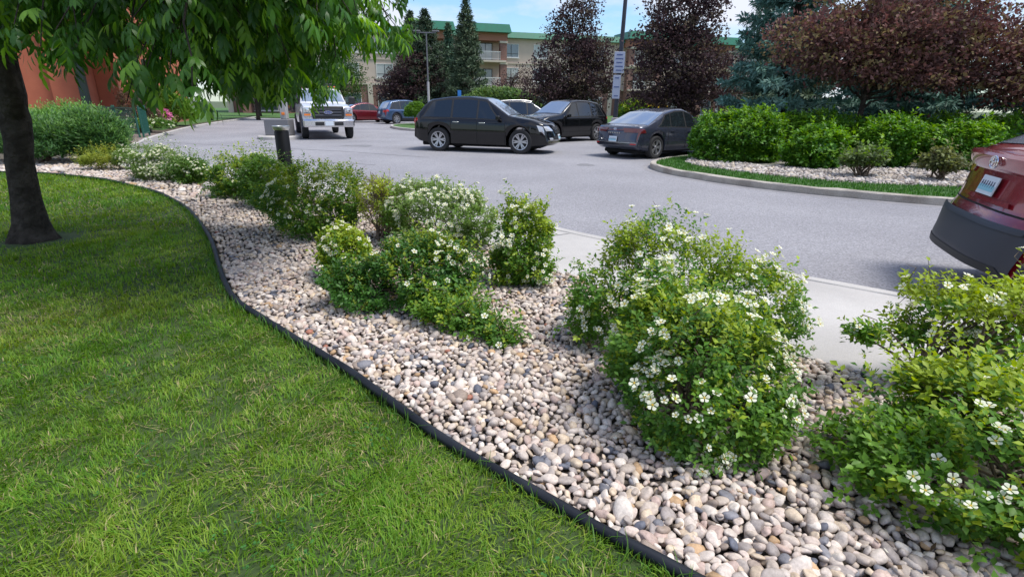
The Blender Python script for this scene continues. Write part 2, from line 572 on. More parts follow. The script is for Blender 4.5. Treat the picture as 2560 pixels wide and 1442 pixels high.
# sidewalk: a recessed base whose slabs are pieces of their own, and a kerb strip
kerb_in = offset_path(KERB, 0.14)
n_walk = 30
wi = resample(WALK_IN, 0.35)
ki_full = resample(kerb_in, 0.35)
cut = np.argmin(np.linalg.norm(ki_full - np.array([-9.6, 13.4]), axis=1))
ki = resample(ki_full[:cut + 1], 0.35)
walk_poly = [tuple(p) for p in wi] + [tuple(p) for p in ki[::-1]]
walk = sheet('sidewalk', walk_poly, -0.022, 0.1, m_groove)
NS = 13
tw = np.linspace(0, 1, NS + 1)
def along(P, a, b, n=9):
    d = np.r_[0, np.cumsum(np.linalg.norm(np.diff(P, axis=0), axis=1))]
    q = np.linspace(a * d[-1], b * d[-1], n)
    return np.stack([np.interp(q, d, P[:, 0]), np.interp(q, d, P[:, 1])], 1)
for i in range(NS):
    e = 0.0005
    A = along(wi, tw[i] + e, tw[i + 1] - e)
    B = along(ki, tw[i] + e, tw[i + 1] - e)
    B = B + nrm(A - B) * 0.012
    sheet('slab', [tuple(p) for p in A] + [tuple(p) for p in B[::-1]], 0.0 + 0.002 * math.sin(i * 2.1), 0.03, m_concrete, kind=None, parent=walk)

def kerb_run(name, path, width, z_top, z_bot, mat, closed=False, wob=0.0, label=None, step=0.3):
    P = resample(path + ([path[0]] if closed else []), step)
    mid = P
    inn = offset_path(P, width)
    bev = 0.02
    prof = [(0.0, z_bot, 0), (0.0, z_top - bev, 0), (bev, z_top, 0), (width - bev, z_top, 0), (width, z_top - bev, 0), (width, z_bot, 0)]
    G_ = []
    for w_, z_, _ in prof:
        t_ = w_ / width
        row = mid * (1 - t_) + inn * t_
        G_.append([(r_[0] + rng.normal(0, wob), r_[1] + rng.normal(0, wob), z_ + (rng.normal(0, wob) if z_ > z_bot else 0)) for r_ in row])
    mb = MB()
    mb.grid(G_)
    return mb.build(name, mat, kind='structure')
kerb_run('kerb', KERB, 0.14, 0.004, -0.2, m_concrete, wob=0.002)
strip('gutter', [tuple(p) for p in offset_path(KERB, -0.10)], 0.22, ROAD_Z + 0.003, m_gutter, road)

# island on the far side of the drive
ISL = chaikin([(30, 4.5), (16, 6.3), (11.0, 7.35), (8.6, 8.0), (7.0, 8.67), (5.84, 9.42), (5.11, 9.99), (4.28, 10.98), (3.58, 12.38), (3.42, 13.4), (3.62, 14.3), (4.4, 15.4), (5.57, 16.5),
               (9.2, 19.2), (14, 22.5), (26, 29), (40, 33)], 2)
isl_in = [tuple(p) for p in offset_path(ISL, -0.13)]
kerb_run('island_kerb', ISL[::-1], 0.15, 0.035, -0.2, m_kerb, wob=0.006)
strip('gutter', [tuple(p) for p in offset_path(ISL, 0.10)], 0.20, ROAD_Z + 0.003, m_gutter, road)
sheet('island_turf', [tuple(p) for p in offset_path(ISL, -0.12)] + [(60, 36), (60, 3)], 0.022, 0.1, m_turf)
ISL_IN = chaikin([(40, 5.7), (16, 7.9), (11.4, 9.1), (8.45, 10.0), (6.5, 10.45), (5.61, 11.25), (4.78, 12.39), (4.4, 13.44), (4.5, 14.3), (5.06, 15.3), (6.4, 16.4), (9.6, 18.7), (14.3, 21.8), (40, 31)], 2)
m_pale_gravel = M('pale_gravel', (0.30, 0.285, 0.25), 0.9, col2=(0.44, 0.42, 0.37), nscale=22, fine=0.4, fscale=45, bump=1.0, bscale=30, bdist=0.05)
isl_bed = sheet('island_gravel_bed', [tuple(p) for p in ISL_IN], 0.03, 0, m_pale_gravel)

# planting ground on the far left, brick paving, small parking island, distant lawn
sheet('planting_ground', [(-9.95, 12.35), (-10.6, 14.5), (-12.6, 18.0), (-14.3, 21.2), (-16.2, 25.6), (-18.6, 31.2), (-21.0, 39.2), (-24.6, 52.5), (-70, 52), (-70, 10.9), (-12.6, 10.62), (-12.2, 12.4), (-10.7, 13.8)], -0.02, 0.1, m_mulch)
sheet('verge', [(-16.9, 26.2), (-18.9, 31.2), (-21.3, 39.2), (-24.9, 52.2), (-34, 52), (-30, 34), (-22, 27)], 0.0, 0.1, m_turf)
sheet('paving', [(-12.75, 18.3), (-14.4, 21.3), (-15.6, 24.2), (-19.0, 25.0), (-19.0, 18.6)], 0.004, 0.1, m_paver)
PK = chaikin([(-7.8, 34.0), (-6.6, 31.2), (-5.0, 29.6), (-3.4, 29.8), (-3.2, 32.0), (-5.0, 37.0), (-7.2, 38.5), (-8.0, 36.5)], 2, closed=True)
kerb_run('parking_kerb', [tuple(p) for p in PK], 0.15, 0.04, -0.2, m_concrete, closed=True)
sheet('parking_turf', [tuple(p) for p in offset_path(PK + [PK[0]], 0.13)][:-1], 0.03, 0, m_turf)
PR = chaikin([(5.2, 25.5), (9.2, 24.6), (13, 26.5), (13, 30.5), (7, 31.5), (4.4, 29)], 2, closed=True)
kerb_run('lane_kerb', [tuple(p) for p in PR], 0.15, 0.04, -0.2, m_concrete, closed=True)
sheet('lane_turf', [tuple(p) for p in offset_path(PR + [PR[0]], 0.13)][:-1], 0.03, 0, m_turf)
sheet('far_lawn', [(-46, 50), (-14, 49), (-8, 47), (-1, 43), (0, 34.5), (7, 33.5), (12, 36), (24, 40), (60, 46), (80, 100), (-60, 100)], -0.02, 0.12, m_turf)

# ------------------------------------------------------------------ lawn edging (black pipe-topped strip)
ed = thing('lawn_edging', 'black plastic lawn edging strip curving between grass and gravel bed', 'edging', (0, 0, 0))
ep = resample(EDGE, 0.12)
ew = np.cumsum(rng.normal(0, 0.004, len(ep)))
ez = 0.028 + 0.012 * np.sin(np.arange(len(ep)) * 0.31) * np.sin(np.arange(len(ep)) * 0.083) + rng.normal(0, 0.0015, len(ep))
MB().tube([(p[0], p[1], z) for p, z in zip(ep, ez)], 0.021, 10).build('top_bead', m_edging, ed, smooth=True)
mb = MB()
o1, o2 = offset_path(ep, 0.004), offset_path(ep, -0.004)
mb.grid([[(p[0], p[1], -0.08) for p in o1], [(p[0], p[1], z) for p, z in zip(o1, ez)]])
mb.grid([[(p[0], p[1], z) for p, z in zip(o2, ez)], [(p[0], p[1], -0.08) for p in o2]])
mb.build('edging_strip', m_edging, ed)

# ------------------------------------------------------------------ river stones
def ico(sub):
    import bmesh
    bm = bmesh.new()
    bmesh.ops.create_icosphere(bm, subdivisions=sub, radius=1.0)
    bm.verts.ensure_lookup_table()
    V = np.array([v.co[:] for v in bm.verts])
    T = np.array([[v.index for v in f.verts] for f in bm.faces])
    bm.free()
    return V, T

def stone_shape(V, seed):
    r_ = np.random.default_rng(seed)
    a = r_.normal(size=(5, 3))
    a = nrm(a)
    W = V.copy()
    for k in range(5):                       # soft facets
        d = W @ a[k]
        lim = r_.uniform(0.62, 0.92)
        over = np.maximum(d - lim, 0)
        W = W - over[:, None] * a[k] * 0.75
    b = r_.normal(size=(3, 3))
    W = W * (1 + 0.07 * np.sin((V @ b.T) * 2.1 + r_.uniform(0, 6, 3)).sum(1, keepdims=True))
    s = np.array([r_.uniform(1.05, 1.45), r_.uniform(0.8, 1.02), r_.uniform(0.5, 0.78)])
    return W * s

V3, T3 = ico(3)
V2, T2 = ico(2)
V1, T1 = ico(1)
def low_ball():
    V = [(0, 0, 1.0)]
    for lat in (.75, 0.0, -.75):
        for k in range(6):
            a = 2 * PI * (k + (.5 if lat == 0 else 0)) / 6
            V.append((math.cos(lat) * math.cos(a), math.cos(lat) * math.sin(a), math.sin(lat)))
    V.append((0, 0, -1.0))
    T = []
    for k in range(6):
        k2 = (k + 1) % 6
        T += [(0, 1 + k, 1 + k2), (1 + k, 7 + k, 1 + k2), (1 + k2, 7 + k, 7 + k2), (7 + k, 13 + k2, 7 + k2), (7 + k, 13 + k, 13 + k2), (19, 13 + k2, 13 + k)]
    return np.array(V), np.array(T)
V0, T0 = low_ball()
NVAR = 12
shapes_hi = [stone_shape(V3, 100 + k) for k in range(NVAR)]
shapes_mid = [stone_shape(V2, 100 + k) for k in range(NVAR)]
PAL = np.array([srgb(206, 198, 190), srgb(190, 180, 170), srgb(172, 165, 160), srgb(216, 210, 202), srgb(200, 186, 166), srgb(158, 152, 150), srgb(126, 128, 136),
                srgb(98, 103, 116), srgb(184, 156, 122), srgb(184, 166, 158), srgb(150, 138, 128), srgb(198, 186, 178), srgb(80, 84, 94), srgb(156, 108, 92)])
PW = np.array([18, 18, 12, 10, 12, 9, 3.5, 1.6, 3, 7, 5, 13, 0.6, 0.3])
PW = PW / PW.sum()

def rotm(n, tilt=0.45):
    a = rng.uniform(0, 2 * PI, n)
    tx, ty = rng.normal(0, tilt, n), rng.normal(0, tilt, n)
    ca, sa, cx_, sx_, cy_, sy_ = np.cos(a), np.sin(a), np.cos(tx), np.sin(tx), np.cos(ty), np.sin(ty)
    Z = np.zeros(n)
    O = np.ones(n)
    Rz = np.array([[ca, -sa, Z], [sa, ca, Z], [Z, Z, O]]).transpose(2, 0, 1)
    Rx = np.array([[O, Z, Z], [Z, cx_, -sx_], [Z, sx_, cx_]]).transpose(2, 0, 1)
    Ry = np.array([[cy_, Z, sy_], [Z, O, Z], [-sy_, Z, cy_]]).transpose(2, 0, 1)
    return Rx @ Ry @ Rz

def hexpts(x0, x1, y0, y1, s, jit):
    ys = np.arange(y0, y1, s * 0.866)
    P = []
    for i, y in enumerate(ys):
        xs = np.arange(x0 + (i % 2) * s / 2, x1, s)
        P.append(np.stack([xs, np.full(len(xs), y)], 1))
    P = np.concatenate(P)
    return P + rng.normal(0, jit * s, P.shape)

stone_poly = [tuple(p) for p in offset_path(EDGE, -0.035)] + [(-12.2, 12.4), (-10.5, 13.7)] + [tuple(p) for p in offset_path(WALK_IN, 0.02)[::-1]]
layers = []
for (y0, y1, s, zz) in ((0.55, 4.6, 0.045, -0.016), (0.55, 4.6, 0.043, -0.004), (4.6, 7.5, 0.047, -0.012), (7.5, 13.6, 0.075, -0.01)):
    P = hexpts(-13, 4.5, y0, y1, s, 0.16)
    P = P[inside(P, stone_poly)]
    ang = P[:, 0] / np.maximum(P[:, 1], 0.3)
    P = P[(P[:, 1] > 0.9) | (np.abs(P[:, 0]) < 3.0)]
    n = len(P)
    size = s * rng.lognormal(-0.82, 0.27, n)
    layers.append((P, size, np.full(n, zz) + rng.normal(0, 0.005, n) + 0.02 * np.clip(np.sin(P[:, 0] * 2.3) * np.sin(P[:, 1] * 1.9), 0, 1)))
SP = np.concatenate([l[0] for l in layers])
SS = np.concatenate([l[1] for l in layers])
SZ = np.concatenate([l[2] for l in layers])
SC = np.minimum(PAL[rng.choice(len(PAL), len(SP), p=PW)] * rng.uniform(0.80, 1.08, (len(SP), 1)) * np.array([1.04, 0.985, .94]), .8)
SR = rotm(len(SP))
SV = rng.integers(0, NVAR, len(SP))
# the 300 stones that show largest: nearest, top layer, clear of the shrubs
SHRUB_SPOTS = [(0.88, 2.2, .42), (1.05, 2.95, .55), (1.95, 1.65, .6), (2.3, 2.45, .4), (-0.72, 3.65, .5), (0.08, 4.2, .25), (-.3, 3.15, .3)]
dist = np.hypot(SP[:, 0], np.hypot(SP[:, 1], 1.4))
score = dist + np.where(SZ < -0.010, 3, 0) + np.where(SP[:, 1] < 1.22, 5, 0) + np.where(np.abs(SP[:, 0]) / (SP[:, 1] + .55) > 0.92, 5, 0) - SS * 4
for sx, sy, sr in SHRUB_SPOTS:
    score += np.where(np.hypot(SP[:, 0] - sx, SP[:, 1] - sy) < sr, 4, 0)
top = np.argsort(score)[:300]
near_me = []
for k in range(NVAR):
    me = mesh_np('stone', shapes_hi[k], T3, smooth=True)
    me.materials.append(m_stone_o)
    near_me.append(me)
for i in top:
    o = bpy.data.objects.new('stone', near_me[SV[i]])
    COL.objects.link(o)
    m4 = Matrix([[*(SR[i][0] * SS[i]), SP[i, 0]], [*(SR[i][1] * SS[i]), SP[i, 1]], [*(SR[i][2] * SS[i]), SZ[i]], [0, 0, 0, 1]])
    o.parent = bed
    o.matrix_basis = m4
    o.color = (*SC[i], 1)
mask = np.ones(len(SP), bool)
mask[top] = False
def stone_mass(idx, shapes, T):
    Vs, Ts, Cs, off = [], [], [], 0
    for k in range(NVAR):
        ii = idx[SV[idx] == k]
        if len(ii) == 0:
            continue
        W = np.einsum('nij,vj->nvi', SR[ii], shapes[k]) * SS[ii][:, None, None]
        W[:, :, 0] += SP[ii, 0][:, None]
        W[:, :, 1] += SP[ii, 1][:, None]
        W[:, :, 2] += SZ[ii][:, None]
        nv = shapes[k].shape[0]
        Vs.append(W.reshape(-1, 3))
        Ts.append((T[None] + (np.arange(len(ii)) * nv)[:, None, None] + off).reshape(-1, 3))
        Cs.append(np.repeat(SC[ii], nv, axis=0))
        off += len(ii) * nv
    return np.concatenate(Vs), np.concatenate(Ts), np.concatenate(Cs)
rest = np.nonzero(mask)[0]
nearr = rest[(dist[rest] < 2.4) & (SZ[rest] > -0.009)]
farr = np.setdiff1d(rest, nearr)
low = (SP[farr, 1] > 4.6) | (SZ[farr] < -0.0105)
A = stone_mass(nearr, shapes_mid, T2)
B = stone_mass(farr[~low], [stone_shape(V0, 100 + k) for k in range(NVAR)], T0)
B2 = stone_mass(farr[low], [stone_shape(V1, 100 + k) for k in range(NVAR)], T1)
Vv = np.concatenate([A[0], B[0], B2[0]])
Tt = np.concatenate([A[1], B[1] + len(A[0]), B2[1] + len(A[0]) + len(B[0])])
Cc = np.concatenate([A[2], B[2], B2[2]])
link('stones', mesh_np('stones', Vv, Tt, C=Cc, smooth=True), m_stone_a, bed, kind='stuff')
print('stones', len(SP), 'tris', len(Tt))
# dry leaf litter and fallen petals caught between the stones under the shrubs
lp_ = []
for sx, sy, sr, k in [(0.88, 2.2, .6, 120), (1.05, 2.95, .75, 150), (1.95, 1.65, .8, 140), (2.3, 2.45, .5, 60), (-0.72, 3.65, .7, 120), (0.08, 4.2, .5, 110), (-.3, 3.15, .45, 50), (-.8, 5.3, .8, 90), (-2.2, 5.8, .8, 90)]:
    a, r_ = rng.uniform(0, 2 * PI, k), sr * np.sqrt(rng.uniform(.2, 1, k))
    lp_.append(np.c_[sx + r_ * np.cos(a), sy + r_ * np.sin(a)])
lp_ = np.concatenate(lp_)
lp_ = lp_[inside(lp_, stone_poly)]
n = len(lp_)
a = rng.uniform(0, 2 * PI, n)
u = np.c_[np.cos(a), np.sin(a), rng.normal(0, .35, n)] * rng.uniform(.008, .02, (n, 1))
w = np.c_[-np.sin(a), np.cos(a), rng.normal(0, .35, n)] * rng.uniform(.004, .009, (n, 1))
c0 = np.c_[lp_, rng.uniform(.012, .026, n)]
V = np.stack([c0 - u, c0 + w, c0 + u, c0 - w], 1).reshape(-1, 3)
lc = np.where(rng.random((n, 1)) < .22, np.array([[.75, .74, .64]]), np.array([[.15, .10, .055]]) * rng.uniform(.5, 1.6, (n, 1)))
link('leaf_litter', mesh_np('leaf_litter', V, None, np.arange(n * 4).reshape(-1, 4), C=np.repeat(lc, 4, 0)), m_grass, kind='stuff', label='dry leaves and fallen petals scattered on the stones under the shrubs', cat='leaf litter')
# a few larger rocks at the far end of the bed
for (x, y, s, k, lab) in [(-9.05, 10.55, .12, 3, 'pale rounded rock at the far end of the gravel bed, nearest the yellow shrub'), (-9.75, 10.75, .10, 5, 'grey rounded rock at the far end of the bed, close to the tree trunk'),
                          (-5.05, 8.75, .13, 7, 'pale boulder between the two far flowering shrubs beside the drive')]:
    me = mesh_np('rock', shapes_hi[k] * s, T3, smooth=True)
    me.materials.append(m_stone_o)
    o = link('rock', me, None, None, (x, y, s * 0.35), rng.uniform(0, 6), label=lab, cat='rock')
    o.color = (*(PAL[0] * rng.uniform(.8, 1.0)), 1)

# pale stones on the island bed
P = hexpts(4, 13, 9, 16.5, 0.085, 0.18)
P = P[inside(P, [tuple(p) for p in offset_path(ISL_IN, -0.04)])]
P = P[(P[:, 1] < 13.2 + 0.12 * (P[:, 0] < 6) * 20) & (P[:, 0] < 12.5)]
SP, n = P, len(P)
SS = 0.085 * rng.lognormal(-0.72, 0.25, n)
SZ = np.full(n, 0.04) + rng.normal(0, 0.006, n)
SC = PAL[rng.choice([0, 1, 3, 4, 11, 2, 10, 5], n)] * rng.uniform(0.6, 1.0, (n, 1))
SR = rotm(n)
SV = rng.integers(0, NVAR, n)
VV, TT, CC = stone_mass(np.arange(n), [stone_shape(V1, 100 + k) for k in range(NVAR)], T1)
link('stones', mesh_np('stones', VV, TT, C=CC, smooth=True), m_stone_a, isl_bed, kind='stuff')
print('island stones', n)

# ------------------------------------------------------------------ grass blades
def vnoise(P, s, seed):
    r_ = np.random.default_rng(seed)
    out = np.zeros(len(P))
    for k in range(6):
        a = r_.uniform(0, 2 * PI)
        f_ = s * r_.uniform(0.5, 1.8)
        out += np.sin((P[:, 0] * math.cos(a) + P[:, 1] * math.sin(a)) * f_ + r_.uniform(0, 6))
    return out / 6

def blades(name, P, hh, wd, lean, cols, parent=None, z0=0.0, clump=False):
    n = len(P)
    a = rng.uniform(0, 2 * PI, n)
    if clump:                                   # neighbouring blades lean roughly the same way
        a = 5.0 * vnoise(P, 8.0, 61) + 4.0 * vnoise(P, 17.0, 62) + rng.normal(0, 1.1, n)
    d = np.stack([np.cos(a), np.sin(a)], 1)
    s = np.stack([-d[:, 1], d[:, 0]], 1)
    ln = np.abs(rng.normal(0, lean, n))
    B0 = np.c_[P - s * wd[:, None] / 2, np.full(n, z0)]
    B1 = np.c_[P + s * wd[:, None] / 2, np.full(n, z0)]
    mid = P + d * (hh * ln * 0.35)[:, None]
    mz = z0 + hh * 0.62 / np.sqrt(1 + ln * ln * .5)
    M0 = np.c_[mid - s * wd[:, None] * 0.4, mz]
    M1 = np.c_[mid + s * wd[:, None] * 0.4, mz]
    tip = np.c_[P + d * (hh * ln * 1.0)[:, None], z0 + hh / np.sqrt(1 + ln * ln)]
    V = np.stack([B0, B1, M1, M0, tip], 1).reshape(-1, 3)
    b = np.arange(n)[:, None] * 5
    T = np.concatenate([b + [0, 1, 2], b + [0, 2, 3], b + [3, 2, 4]])
    C = np.repeat(cols, 5, axis=0)
    return V, T, C

lp = np.array(lawn_poly)
gl = []
for (y0, y1, dens, w_, hh) in ((0.7, 2.2, 17000, 0.0040, 0.031), (2.2, 3.6, 10500, 0.0052, 0.032), (3.6, 6.0, 5000, 0.0075, 0.034), (6.0, 11.2, 1800, 0.012, 0.044)):
    x0, x1 = -(y1 * 1.12 + 1.4), 1.6
    n = int((x1 - x0) * (y1 - y0) * dens)
    P = np.c_[rng.uniform(x0, x1, n), rng.uniform(y0, y1, n)]
    P = P[(P[:, 0] > -(P[:, 1] * 1.12 + 1.2))]
    P = P[inside(P, [tuple(p) for p in offset_path(EDGE, 0.012)] + [(-40, 11), (-40, -30), (14, -30)])]
    P = P[np.hypot(P[:, 0] + 4.91, P[:, 1] - 5.3) > 0.30 + 0.25 * rng.random(len(P)) ** 2]
    keep = rng.random(len(P)) < 0.72 + 0.5 * vnoise(P, 7, 3) + 0.4 * vnoise(P, 19, 4)
    P = P[keep]
    n = len(P)
    h_ = hh * rng.uniform(0.5, 1.35, n) * (1 + 0.35 * vnoise(P, 5, 1) + 0.3 * vnoise(P, 15, 2))
    w2 = w_ * rng.uniform(0.7, 1.3, n)
    base = np.array([0.105, 0.255, 0.016])
    yel = np.array([0.31, 0.40, 0.05])
    drk = np.array([0.038, 0.135, 0.016])
    straw = np.array([0.48, 0.42, 0.20])
    t_ = np.clip(0.35 + 0.55 * vnoise(P, 3.1, 5) + rng.normal(0, 0.22, n), 0, 1)[:, None]
    u_ = np.clip(0.22 - 0.7 * vnoise(P, 1.7, 9) - 0.6 * vnoise(P, 14, 19) + rng.normal(0, 0.22, n), 0, 1)[:, None]
    c = base * (1 - t_) + yel * t_
    c = c * (1 - u_ * .7) + drk * u_ * .7
    st = rng.random(n) < 0.04 + 0.24 * np.clip(vnoise(P, 3.2, 21) + .7 * vnoise(P, 13, 22) - .05, 0, 1)
    c[st] = straw * rng.uniform(.6, 1.1, (st.sum(), 1))
    ln_ = np.where(st, 2.2, 1.0 + 0.5 * vnoise(P, 9.0, 13))
    gl.append(blades('g', P, h_, w2, ln_, c, clump=True))
# longer unmown blades along the edging
ee = resample(EDGE, 0.006)
ee = offset_path(ee, 0.0)
ee = ee[(ee[:, 1] > 0.8)]
sel = rng.random(len(ee)) < 0.55
off = offset_path(ee, 1.0) - ee
P = (ee + off * rng.uniform(0.02, 0.06, (len(ee), 1)))[sel]
n = len(P)
gl.append(blades('g', P, rng.uniform(0.045, 0.095, n), np.full(n, 0.0045) * (1 + P[:, 1] * .1), 0.7, np.array([0.07, 0.165, 0.025]) * rng.uniform(.7, 1.3, (n, 1))))
off, Vs, Ts, Cs = 0, [], [], []
for V, T, C in gl:
    Vs.append(V); Ts.append(T + off); Cs.append(C); off += len(V)
link('grass', mesh_np('grass', np.concatenate(Vs), np.concatenate(Ts), C=np.concatenate(Cs)), m_grass, kind='stuff', label='mown green lawn grass with scattered straw-coloured blades', cat='grass')
print('grass tris', sum(len(t) for t in Ts))
# clover patches
n = 900
P = np.c_[rng.uniform(-4.5, 0.4, n * 4), rng.uniform(1.2, 5.5, n * 4)]
P = P[inside(P, lawn_poly)]
P = P[vnoise(P, 4.5, 44) > 0.28]
n = len(P)
V, T, C = [], [], []
for k in range(3):
    a = rng.uniform(0, 2 * PI, n)
    d = np.stack([np.cos(a), np.sin(a), np.full(n, .25)], 1) * 0.011
    s = np.stack([-np.sin(a), np.cos(a), np.zeros(n)], 1) * 0.006
    c0 = np.c_[P, 0.034 + rng.uniform(0, .012, n)]
    q = np.stack([c0, c0 + d * .6 + s, c0 + d, c0 + d * .6 - s], 1)
    V.append(q.reshape(-1, 3))
V = np.concatenate(V)
Qd = np.arange(len(V)).reshape(-1, 4)
link('clover', mesh_np('clover', V, None, Qd, C=np.repeat(np.array([0.055, 0.17, 0.035]) * rng.uniform(.7, 1.4, (len(Qd), 1)), 4, axis=0)), m_grass, kind='stuff', label='patches of small clover leaves growing through the lawn', cat='clover')
# short turf blades on the island rim
P = np.c_[rng.uniform(3.2, 13, 60000), rng.uniform(7, 16.5, 60000)]
P = P[inside(P, [tuple(p) for p in offset_path(ISL, -0.15)] + [(60, 36), (60, 3)])]
P = P[~inside(P, [tuple(p) for p in ISL_IN])]
n = len(P)
V, T, C = blades('g', P, 0.06 * rng.uniform(.6, 1.2, n), np.full(n, 0.014), 0.6, np.array([0.05, 0.15, 0.022]) * rng.uniform(.7, 1.4, (n, 1)), z0=0.02)
link('island_grass', mesh_np('island_grass', V, T, C=C), m_grass, kind='stuff', label='narrow strip of short grass inside the island kerb', cat='grass')

# ------------------------------------------------------------------ plants
UP = np.array([0, 0, 1.0])
def perp_frame(D):
    ref = np.where(np.abs(D[:, 2:3]) > 0.9, np.array([[1.0, 0, 0]]), np.array([[0, 0, 1.0]]))
    a = nrm(np.cross(D, ref))
    return a, np.cross(D, a)

def leaf_rhomb(P, D, N, L, W):
    S = nrm(np.cross(D, N))
    N = np.cross(S, D)
    L_, W_ = L[:, None], W[:, None]
    mid = P + D * L_ * 0.5
    V = np.stack([P, mid + S * W_ * .5 + N * W_ * .16, P + D * L_ - N * L_ * .06, mid - S * W_ * .5 + N * W_ * .16], 1)
    b = np.arange(len(P))[:, None] * 4
    T = np.concatenate([b + [0, 1, 2], b + [0, 2, 3]])
    return V.reshape(-1, 3), T, 4

def leaf_lance(P, D, N, L, W):
    S = nrm(np.cross(D, N))
    N = np.cross(S, D)
    L_, W_ = L[:, None], W[:, None]
    rows = [P]
    for t, w, z in ((.24, .38, .01), (.52, .5, -.015), (.8, .27, -.065)):
        c = P + D * L_ * t + N * L_ * z
        rows += [c + S * W_ * w + N * W_ * .10, c - S * W_ * w + N * W_ * .10]
    rows.append(P + D * L_ - N * L_ * .13)
    V = np.stack(rows, 1)                       # 8 verts
    b = np.arange(len(P))[:, None] * 8
    T = [[0, 1, 2], [1, 3, 4], [1, 4, 2], [3, 5, 6], [3, 6, 4], [5, 7, 6]]
    T = np.concatenate([b + t for t in T])
    return V.reshape(-1, 3), T, 8

def sprigs(tips, D, length, K, L, W, cols, spread=0.9, along=1.0, shape=leaf_rhomb, jl=0.42):
    """K leaves round each sprig; cols (n,3) colour per sprig; returns V,T,C"""
    n = len(tips)
    a, b = perp_frame(D)
    Ps, Ds, Ns, Ls, Ws, Cs = [], [], [], [], [], []
    for k in range(K):
        t = (k + rng.uniform(0, .8, n)) / K
        ph = k * 2.4 + rng.uniform(0, 1.2, n)
        pr = a * np.cos(ph)[:, None] + b * np.sin(ph)[:, None]
        P = tips - D * (length * t * along)[:, None] + pr * 0.1 * L
        d = nrm(D * (0.75 - .35 * t)[:, None] + pr * spread + rng.normal(0, .22, (n, 3)))
        N = nrm(UP * .7 + D * .5 - pr * .4 + rng.normal(0, .25, (n, 3)))
        Ps.append(P); Ds.append(d); Ns.append(N)
        l = L * rng.uniform(1 - jl, 1 + jl, n)
        Ls.append(l); Ws.append(l * W / L)
        Cs.append(cols * rng.uniform(.78, 1.22, (n, 1)))
    V, T, nv = shape(np.concatenate(Ps), np.concatenate(Ds), np.concatenate(Ns), np.concatenate(Ls), np.concatenate(Ws))
    return V, T, np.repeat(np.concatenate(Cs), nv, axis=0)

def join(parts):
    off, Vs, Ts, Cs = 0, [], [], []
    for V, T, C in parts:
        Vs.append(V); Ts.append(T + off); Cs.append(C); off += len(V)
    return np.concatenate(Vs), np.concatenate(Ts), np.concatenate(Cs)

def lobe_points(lobes, n, zmin=0.03, depth=0.16, rough=0.14, down=-0.25, reject=0.78):
    lobes = np.asarray(lobes, float)
    area = (lobes[:, 3] * lobes[:, 4] + lobes[:, 3] * lobes[:, 5] + lobes[:, 4] * lobes[:, 5])
    li = rng.choice(len(lobes), int(n * 3.2), p=area / area.sum())
    d = nrm(rng.normal(size=(len(li), 3)))
    L = lobes[li]
    ph = rng.uniform(0, 6, (5, 1))
    k = np.random.default_rng(int(abs(lobes[0, 0] * 1000 + lobes[0, 5] * 777)) + 5).normal(size=(5, 3)) * 3.4
    bump = np.sin(d @ k.T + li[:, None] * 1.7).sum(1) / 5 * rough * 2
    r = (1 - np.abs(rng.normal(0, depth, len(li)))) * (1 + bump)
    P = L[:, :3] + d * L[:, 3:6] * r[:, None]
    out = nrm(d / L[:, 3:6])
    ok = (P[:, 2] > zmin) & (d[:, 2] > down)
    for j in range(len(lobes)):
        q = (P - lobes[j, :3]) / lobes[j, 3:6]
        ok &= ~((np.linalg.norm(q, axis=1) < reject) & (li != j))
    idx = np.nonzero(ok)[0][:n]
    return P[idx], out[idx], r[idx]

# one five-petalled flower, shared by all
def flower_mesh():
    V, T, C = [(0, 0, 0.0)], [], [(0.75, 0.55, 0.08)]
    for k in range(5):
        a = 2 * PI * k / 5
        for (rr, da, z) in ((.30, -.34, .02), (.82, -.50, .20), (1.0, -.18, .22), (1.0, .18, .22), (.82, .50, .20), (.30, .34, .02)):
            V.append((rr * math.cos(a + da), rr * math.sin(a + da), z))
            C.append((0.82, 0.82, 0.68) if rr > .5 else (0.74, 0.74, 0.46))
        b = 1 + k * 6
        T += [(0, b, b + 5), (b, b + 1, b + 5), (b + 1, b + 4, b + 5), (b + 1, b + 2, b + 4), (b + 2, b + 3, b + 4)]
    n0 = len(V)
    V.append((0, 0, .16)); C.append((0.62, 0.42, 0.05))
    for k in range(6):
        a = 2 * PI * k / 6
        V.append((.2 * math.cos(a), .2 * math.sin(a), .06)); C.append((0.62, 0.42, 0.05))
    for k in range(6):
        T.append((n0, n0 + 1 + k, n0 + 1 + (k + 1) % 6))
    return np.array(V), np.array(T), np.array(C)
FV, FT, FC = flower_mesh()
flower_me = mesh_np('flower', FV, FT, C=FC)
flower_me.materials.append(m_petal)

def flower_frames(P, N, s):
    a, b = perp_frame(N)
    q = rng.uniform(0, 2 * PI, len(P))
    x = a * np.cos(q)[:, None] + b * np.sin(q)[:, None]
    y = np.cross(N, x)
    return np.stack([x, y, N], 2) * s[:, None, None]      # columns

def add_flowers(root, P, N, size, as_objects):
    s = size * rng.uniform(.7, 1.15, len(P)) * 0.5
    Fm = flower_frames(P, N, s)
    if as_objects:
        for i in range(len(P)):
            o = bpy.data.objects.new('flower', flower_me)
            COL.objects.link(o)
            o.parent = root
            m = Fm[i]
            o.matrix_basis = Matrix([[*m[0], P[i, 0]], [*m[1], P[i, 1]], [*m[2], P[i, 2]], [0, 0, 0, 1]])
    else:
        V = np.einsum('nij,vj->nvi', Fm, FV) + P[:, None, :]
        nv = len(FV)
        T = (FT[None] + (np.arange(len(P)) * nv)[:, None, None]).reshape(-1, 3)
        link('blossoms', mesh_np('blossoms', V.reshape(-1, 3), T, C=np.tile(FC, (len(P), 1))), m_petal, root, kind='stuff')

